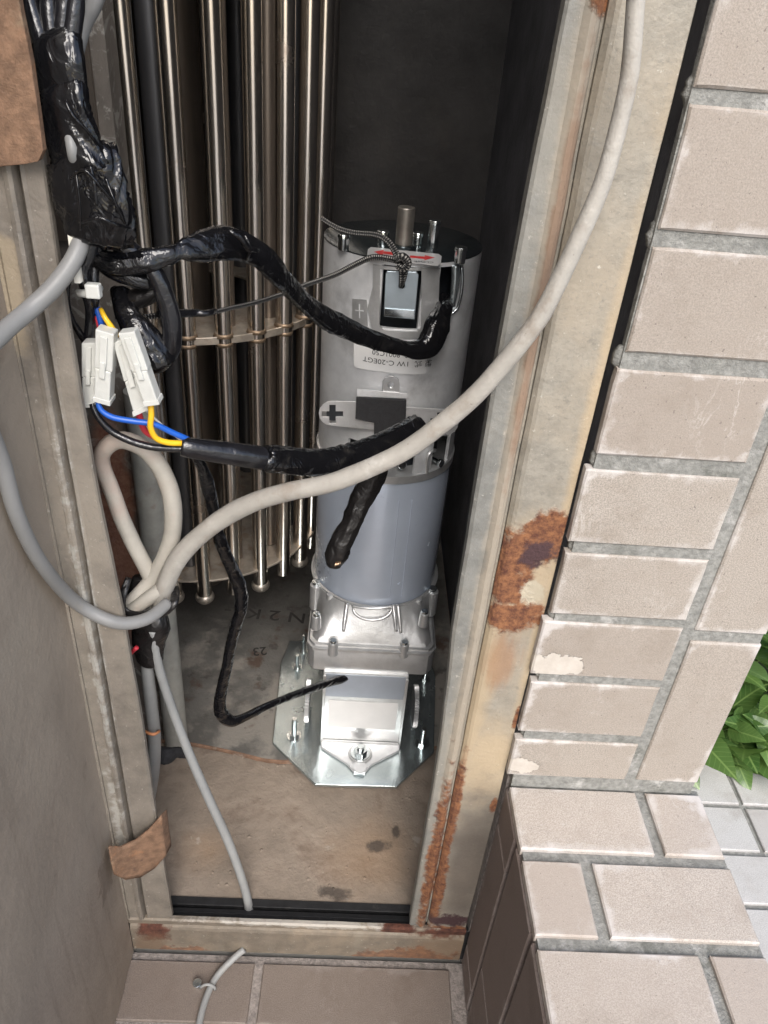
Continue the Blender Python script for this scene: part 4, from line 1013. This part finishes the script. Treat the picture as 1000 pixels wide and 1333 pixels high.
# big taped bundle at the top left
bund = thing('taped_cable_bundle', 'thick bundle of black tubes wrapped in shiny tape, top left', 'cable bundle', tuple(at(90, 200, Y=.03)))
for (x0, x1, s_, xx) in [(38, 58, 11, 44), (62, 71, 12, 60), (99, 92, 13, 82), (84, 82, 14, 72)]:
    pxtube('black_tube', [(x0 - 6, -90, .012, 25), (x0, -10, .012, 23), (x0 + (x1 - x0) * .3, 20, .010, 24), (x1, 60, .008, 25), (x1 + 6, 110, .01, 22)], 'sleeve', parent=bund, seg=18, step=.003, wr=.06, freq=45, seed=s_, wob=.001)
pxtube('tape_wrap', [(72, 52, .010, 66), (73, 58, .008, 74), (76, 90, .006, 76), (81, 121, .006, 72)], 'tape', parent=bund, seg=64, step=.0012, wr=.055, freq=26, seed=21, flat=.5)
pxtube('tape_wrap', [(80, 117, .006, 68), (81, 122, .004, 76), (85, 150, .004, 80), (95, 185, .004, 86), (104, 213, .004, 94), (109, 225, .004, 92)], 'tape', parent=bund, seg=64, step=.0012, wr=.09, freq=26, seed=22, flat=.5, twist=25)
pxtube('tape_wrap', [(107, 205, .003, 90), (109, 212, .002, 96), (116, 245, .002, 100), (126, 275, .002, 98), (131, 302, .003, 90), (132, 306, .004, 82)], 'tape', parent=bund, seg=72, step=.0011, wr=.11, freq=24, seed=23, flat=.42, twist=-30)
pxtube('cable_stub', [(88, 166, .004, 12), (92, 182, -.005, 15), (96, 203, -.006, 16), (101, 222, .004, 13)], 'cable_b', parent=bund, seg=16)
for k, sp in enumerate([[(92, 232, -.012, 4), (110, 222, -.018, 5), (128, 240, -.017, 5), (150, 265, -.010, 4)], [(104, 290, -.013, 4), (128, 284, -.018, 5), (150, 292, -.014, 4), (170, 297, -.004, 3)], [(118, 215, -.016, 4), (123, 240, -.018, 5), (126, 268, -.018, 4)], [(85, 130, -.012, 3), (95, 150, -.014, 5), (115, 172, -.010, 4), (130, 195, -.002, 3)],
                       [(99, 222, -.014, 3), (101, 240, -.016, 4), (104, 268, -.016, 4), (105, 300, -.013, 3)], [(138, 232, -.008, 4), (149, 262, -.010, 5), (160, 285, -.006, 4), (168, 300, .002, 3)]]):
    pxtube('tape_crease', sp, 'tape', parent=bund, seg=12, step=.002, wr=.2, freq=60, seed=30 + k)
# black corrugated tubes leaving the bundle
lab(pxtube('black_tube', [(130, 290, .03, 26), (150, 312, .032, 26), (176, 330, .035, 24), (200, 352, .036, 24), (216, 385, .036, 25), (224, 420, .036, 26), (222, 450, .038, 26), (210, 470, .045, 24), (200, 478, .055, 18)], 'sleeve', seg=20, step=.003, wr=.10, freq=45, seed=41, wob=.0012), 'glossy black tube curving down in a hook beside the connectors', 'cable sleeve')
ts = pxtube('cut_tube', [(158, 376, .05, 22), (160, 390, .045, 28), (166, 408, .04, 32), (178, 428, .036, 38), (192, 448, .034, 44), (202, 464, .034, 46), (206, 474, .034, 44)], 'tape', seg=40, step=.0015, wr=.09, freq=35, seed=42, flat=.8)
lab(ts, 'fat black taped tube with an open cut end beside the connectors', 'cable sleeve')
lab(pxtube('black_tube', [(122, 318, .03, 22), (140, 345, .034, 26), (165, 358, .036, 26), (190, 366, .038, 24), (208, 356, .05, 16)], 'tape', seg=24, step=.002, wr=.14, freq=45, seed=43), 'short crumpled black taped piece under the bundle', 'cable sleeve')
lab(pxtube('black_tube', [(205, 352, .05, 12), (200, 378, .046, 22), (180, 388, .046, 24), (160, 388, .05, 24), (150, 378, .06, 14)], 'tape_dull', seg=20, step=.002, wr=.14, freq=45, seed=44), 'dull black taped piece above the fat cut tube', 'cable sleeve')
for k, sp in enumerate([[(112, 300, .03, 16), (100, 335, .026, 14), (88, 370, .024, 8), (90, 405, .026, 8), (103, 432, .03, 9), (112, 445, .035, 9)],
                        [(120, 300, .028, 22), (116, 330, .026, 20), (108, 352, .024, 18), (112, 378, .022, 15), (118, 405, .026, 13), (115, 440, .035, 12)],
                        [(134, 300, .035, 20), (132, 325, .035, 18), (122, 350, .03, 15), (124, 385, .026, 12), (121, 410, .03, 9)]]):
    lab(pxtube('black_wire', sp, 'sleeve', seg=16, step=.003, wr=.07, freq=50, seed=50 + k), ['thin black wire bowing left from the bundle to the leftmost connector', 'thick black lead dropping through the white zip tie', 'black lead just right of the zip-tied one, under the bundle'][k], 'wire')
zt = thing('zip_tie', 'white nylon zip tie round the black leads above the connectors', 'zip tie', tuple(at(117, 378, Y=.02)))
tube('tie_band', [at(101, 381, Y=.016), at(110, 382, Y=.010), at(122, 379, Y=.009), at(130, 375, Y=.016)], [.0022, .0026, .0028, .0024], 'nylon', zt, seg=10)
p = at(123, 377, Y=.008); V, Fc = box_vf(p.x - .0045, p.x + .0045, .003, .0095, p.z - .0045, p.z + .0045); obj('tie_head', V, Fc, 'nylon', zt, bevel=.001)
# upper black sleeve to the motor
lab(pxtube('black_sleeve', [(112, 312, .03, 14), (124, 334, .028, 24), (150, 343, .028, 31), (185, 341, .03, 31), (215, 334, .035, 25), (232, 328, .04, 20), (245, 325, .045, 30), (268, 321, .055, 40), (292, 317, .065, 41), (312, 320, .075, 38), (334, 330, .085, 34), (352, 345, .10, 36), (372, 368, .12, 29), (398, 394, .15, 25), (428, 416, .18, 29), (460, 431, .21, 26), (492, 444, .235, 22), (520, 452, .25, 20), (543, 456, .262, 24), (560, 446, .272, 32), (570, 425, .28, 32), (577, 405, .296, 24), (582, 388, .318, 20)],
    'tape', seg=40, step=.0016, wr=.13, freq=26, seed=61, flat=.62), 'crumpled black taped sleeve from the bundle into the top of the motor', 'cable sleeve')
for k, sp in enumerate([[(296, 300, .052, 5), (312, 308, .055, 9), (322, 322, .06, 10), (336, 326, .07, 6)], [(318, 306, .06, 4), (325, 322, .06, 6), (322, 338, .068, 4)]]):
    o = pxtube('tape_crease', sp, 'tape', seg=10, wr=.3, freq=60, seed=70 + k)
    o.parent = bpy.data.objects['black_sleeve']
# lower sleeve
lab(pxtube('black_sleeve', [(236, 581, .02, 24), (250, 583, .022, 28), (290, 589, .03, 29), (330, 595, .04, 30), (370, 600, .055, 31), (410, 602, .075, 32), (450, 597, .10, 32), (490, 586, .125, 33), (520, 573, .145, 34), (540, 562, .155, 34), (552, 554, .16, 28)],
    'sleeve', seg=40, step=.002, wr=.05, freq=26, seed=62, flat=.85), 'long black sleeve carrying the coloured wires, cut end before the motor', 'cable sleeve')
lab(pxtube('tape_wrap', [(345, 596, .044, 31), (350, 597, .046, 35), (400, 602, .07, 36), (450, 597, .098, 36), (500, 581, .13, 38), (535, 564, .152, 39), (549, 556, .158, 37), (553, 553, .159, 30)], 'tape', seg=48, step=.0018, wr=.09, freq=22, seed=63, flat=.85, twist=12), 'shiny tape over the right half of the long black sleeve', 'tape')
lab(pxtube('taped_tail', [(500, 585, .19, 20), (490, 612, .19, 30), (480, 632, .19, 30), (468, 655, .185, 27), (458, 680, .18, 26), (446, 703, .175, 29), (438, 722, .172, 28), (434, 736, .172, 18)], 'tape_dull', seg=32, step=.0018, wr=.15, freq=35, seed=64, flat=.8), 'ragged black taped tail hanging in front of the blue-grey motor body', 'cable end')
p = at(436, 733, Y=.158); cu = thing('copper_strand', 'tiny bright wire end at the tip of the taped tail', 'wire end', tuple(p))
for k in range(4): cyl('strand', at(438 + k * 2, 731, Y=.160), at(436 + k * 2.2, 737 - k, Y=.156), .0009, 'copper', cu, 8)
lab(pxtube('thin_black_cable', [(250, 590, .035, 10), (262, 606, .04, 14), (270, 630, .048, 17), (276, 655, .055, 16), (281, 685, .065, 14), (289, 710, .075, 16), (302, 740, .09, 17), (313, 770, .10, 18), (313, 795, .105, 17), (303, 830, .11, 15), (295, 870, .115, 14), (287, 905, .12, 15), (288, 928, .125, 17), (300, 939, .13, 17), (318, 934, .14, 13), (350, 918, .17, 11), (390, 902, .21, 11), (425, 890, .242, 12), (448, 883, .262, 12), (462, 876, .285, 11)],
    'tape', seg=24, step=.0025, wr=.11, freq=40, seed=65, flat=.8), 'thin black taped cable zigzagging down to the motor gearbox')
# coloured wires
def wire(name, sp, m, label): return lab(pxtube(name, sp, m, seg=14, step=.002), label, 'wire')
wire('blue_wire', [(126, 400, .028, 8), (131, 418, .026, 8), (136, 438, .026, 8)], 'blue', 'blue wire entering the top of the white connectors')
wire('yellow_wire', [(131, 402, .024, 6), (137, 414, .020, 7), (147, 428, .020, 7), (153, 438, .024, 7)], 'yellow', 'yellow wire entering the top of the right connectors')
wire('red_wire', [(124, 402, .03, 5), (127, 418, .028, 5), (130, 432, .03, 5)], 'red', 'thin red wire just left of the upper blue wire')
wire('blue_wire', [(127, 520, .012, 7), (131, 533, .010, 7), (146, 543, .010, 8), (172, 548, .012, 8), (200, 552, .014, 8), (222, 562, .018, 8), (240, 570, .022, 8), (250, 574, .03, 7)], 'blue', 'blue wire from the lower left connector into the black sleeve')
wire('yellow_wire', [(196, 523, .012, 8), (197, 540, .010, 8), (196, 556, .010, 8), (203, 570, .012, 8), (218, 576, .016, 8), (238, 577, .022, 8), (248, 578, .03, 7)], 'yellow', 'yellow wire from the right connector curving into the black sleeve')
wire('red_wire', [(180, 535, .018, 9), (184, 550, .022, 9), (190, 562, .028, 8), (205, 572, .034, 6)], 'red', 'short red wire under the blue one, below the right connectors')
wire('black_wire', [(120, 525, .02, 9), (128, 543, .018, 9), (145, 561, .018, 10), (170, 574, .018, 10), (200, 582, .02, 10), (238, 584, .025, 10)], 'sleeve', 'black wire running under the blue wire into the long sleeve')
wire('white_wire', [(186, 530, .03, 3), (205, 548, .03, 3), (225, 565, .03, 3), (238, 575, .03, 3)], 'white_wire', 'thin white wire behind the blue and yellow wires')
# milky connectors
def connector(quad, Y, dpt, label, ribs=True):
    """quad: photo corners top-left, top-right, bottom-right, bottom-left"""
    Q = [at(x, y, Y=Y) for x, y in quad]; c = sum(Q, Vector()) / 4
    t = thing('wire_connector', label, 'connector', tuple(c), 'white wire connectors')
    U_ = ((Q[1] - Q[0]) + (Q[2] - Q[3])) / 2; W_ = ((Q[3] - Q[0]) + (Q[2] - Q[1])) / 2
    N = EY
    def blk(u0, u1, v0, v1, d0, d1):
        V = []
        for d in (d0, d1):
            for (u, v) in ((u0, v0), (u1, v0), (u1, v1), (u0, v1)):
                V.append(c + U_ * (u - .5) + W_ * (v - .5) + N * d)
        return V, [(0, 1, 2, 3), (7, 6, 5, 4), (0, 4, 5, 1), (1, 5, 6, 2), (2, 6, 7, 3), (3, 7, 4, 0)]
    V, Fc = blk(0, 1, .0, .52, 0, dpt); obj('plug_housing', V, Fc, 'nylon', t, bevel=.0008)
    V, Fc = blk(.06, .94, .52, .98, -.0008, dpt + .0006); obj('socket_housing', V, Fc, 'nylon', t, bevel=.0008)
    V, Fc = merge(blk(.3, .7, .06, .46, -.0016, -.0001), blk(.34, .66, .40, .62, -.0028, -.0009)); obj('latch', V, Fc, 'nylon', t, bevel=.0004)
    V, Fc = merge(blk(.0, 1., .93, 1.0, -.0012, dpt + .001)); obj('end_flange', V, Fc, 'nylon', t, bevel=.0004)
    return t
connector([(105, 447), (126, 446), (124, 530), (107, 530)], .020, .010, 'leftmost white connector, mostly hidden behind its neighbour')
connector([(124, 428), (148, 436), (144, 528), (121, 522)], .008, .011, 'white connector second from left with the blue wire below')
connector([(149, 446), (166, 438), (196, 532), (172, 543)], .012, .010, 'white connector with the red wire below, left of the last one')
connector([(154, 432), (174, 434), (209, 524), (187, 531)], .004, .010, 'rightmost white connector with the yellow wire below')
# braided cord
cd = pxtube('braided_cord', [(418, 284, .30, 6), (440, 297, .295, 6.5), (462, 303, .29, 6.5), (490, 306, .29, 7), (506, 315, .285, 8), (517, 332, .283, 9), (523, 345, .281, 10), (524, 360, .280, 9), (523, 369, .284, 7), (522, 372, .293, 6)], 'cord', seg=16, step=.0015, cord=True)
lab(cd, 'black braided cord, free end rising left from the key tab', 'cord')
cd = pxtube('braided_cord', [(523, 370, .285, 7), (527, 355, .280, 8), (525, 343, .280, 9), (508, 337, .281, 8), (485, 335, .28, 8), (465, 343, .275, 7.5), (435, 358, .26, 7), (400, 370, .235, 6.5), (372, 381, .20, 6), (335, 393, .16, 6), (300, 401, .13, 6), (268, 408, .11, 7), (225, 410, .09, 7), (190, 412, .08, 7), (150, 414, .07, 7)], 'cord', seg=16, step=.0015, cord=True)
lab(cd, 'black braided cord running left from the key tab behind the sleeve', 'cord')
kn = pxtube('cord_knot', [(516, 338, .276, 9), (524, 334, .272, 11), (531, 342, .272, 11), (525, 350, .272, 10), (518, 345, .274, 9)], 'cord', seg=16, step=.0015, cord=True)
lab(kn, 'knot in the braided cord above the key tab hole', 'knot')
lab(pxtube('black_cable_tie', [(205, 409, .075, 9), (232, 408, .085, 11), (255, 407, .10, 10), (266, 408, .10, 8), (280, 405, .11, 8)], 'sleeve', seg=14, wr=.08, seed=81), 'black sheath end clipped on the braided cord before the rods', 'cable sleeve')
sc = pxtube('cloth_scrap', [(200, 975, .16, 14), (215, 985, .15, 22), (232, 980, .16, 14), (245, 985, .17, 6)], 'black_foam', seg=20, step=.003, wr=.25, freq=40, seed=90, flat=.5)
lab(sc, 'dark rag lump at the left end of the steel sheet edge', 'rag')

# ================================================================== PLANT
plant = thing('broad_leaf_plant', 'bright green broad-leaved plant behind the corner of the tiled wall', 'plant', (.75, .55, 0))
def leaf_mesh():
    V = []; Fc = []; n = 10
    for i in range(n + 1):
        t = i / n; wv = .5 * (sin(pi * min(1, t * 1.02)) ** .7) * (1 - .45 * t) * 1.1
        for s_ in (-1, -.5, 0, .5, 1):
            V.append((s_ * wv * .62, t, -.25 * t * t + .10 * abs(s_) * wv + .015 * sin(t * 18) * abs(s_)))
    for i in range(n):
        for k in range(4): Fc.append((i * 5 + k, i * 5 + k + 1, (i + 1) * 5 + k + 1, (i + 1) * 5 + k))
    me = bpy.data.meshes.new('leaf'); me.from_pydata(V, [], Fc); me.materials.append(MT['leaf']); me.shade_smooth(); return me
lm = leaf_mesh()
stems = ([], [])
for k in range(300):
    o = bpy.data.objects.new('leaf', lm); COL.objects.link(o); o.parent = plant
    if k < 90: x = random.uniform(.50, .76); y = random.uniform(.308, .40); z = random.uniform(.008, .07)
    elif k < 240: x = random.uniform(.46, .80); y = random.uniform(.33, .56); z = random.uniform(.015, .22)
    else: x = random.uniform(.36, 1.2); y = random.uniform(.4, .85); z = random.uniform(.03, .30)
    s_ = random.uniform(.045, .095)
    o.location = Vector((x, y, z)) - Vector((.75, .55, 0))
    o.rotation_euler = (radians(random.uniform(-15, 60)), radians(random.uniform(-40, 40)), radians(random.uniform(60, 300)))
    o.scale = (s_, s_, s_)
    if k % 5 == 0:
        sv, sf = cyl_vf((x + random.uniform(-.03, .03), y + .03, -.01), (x, y, z), .0025, .0015, 6); obj('stem', sv, sf, 'stem', plant)
# darker hedge mass behind
hv = ([], [])
rs = random.Random(4)
V = []; Fc = []
for k in range(9000):
    c = Vector((rs.uniform(.25, 2.6), rs.uniform(.95, 1.6), rs.uniform(0, 1.1))); a = Vector((rs.gauss(0, 1), rs.gauss(0, 1), rs.gauss(0, 1))).normalized(); b = a.orthogonal().normalized(); s_ = rs.uniform(.02, .04)
    n = len(V); V += [c, c + a * s_ + b * s_ * .45, c + a * s_ * 2, c + a * s_ - b * s_ * .45]; Fc.append((n, n + 1, n + 2, n + 3))
o = obj('hedge', V, Fc, 'leaf'); o['label'] = 'dense green hedge leaves behind the broad-leaved plant'; o['category'] = 'hedge'; o['kind'] = 'stuff'
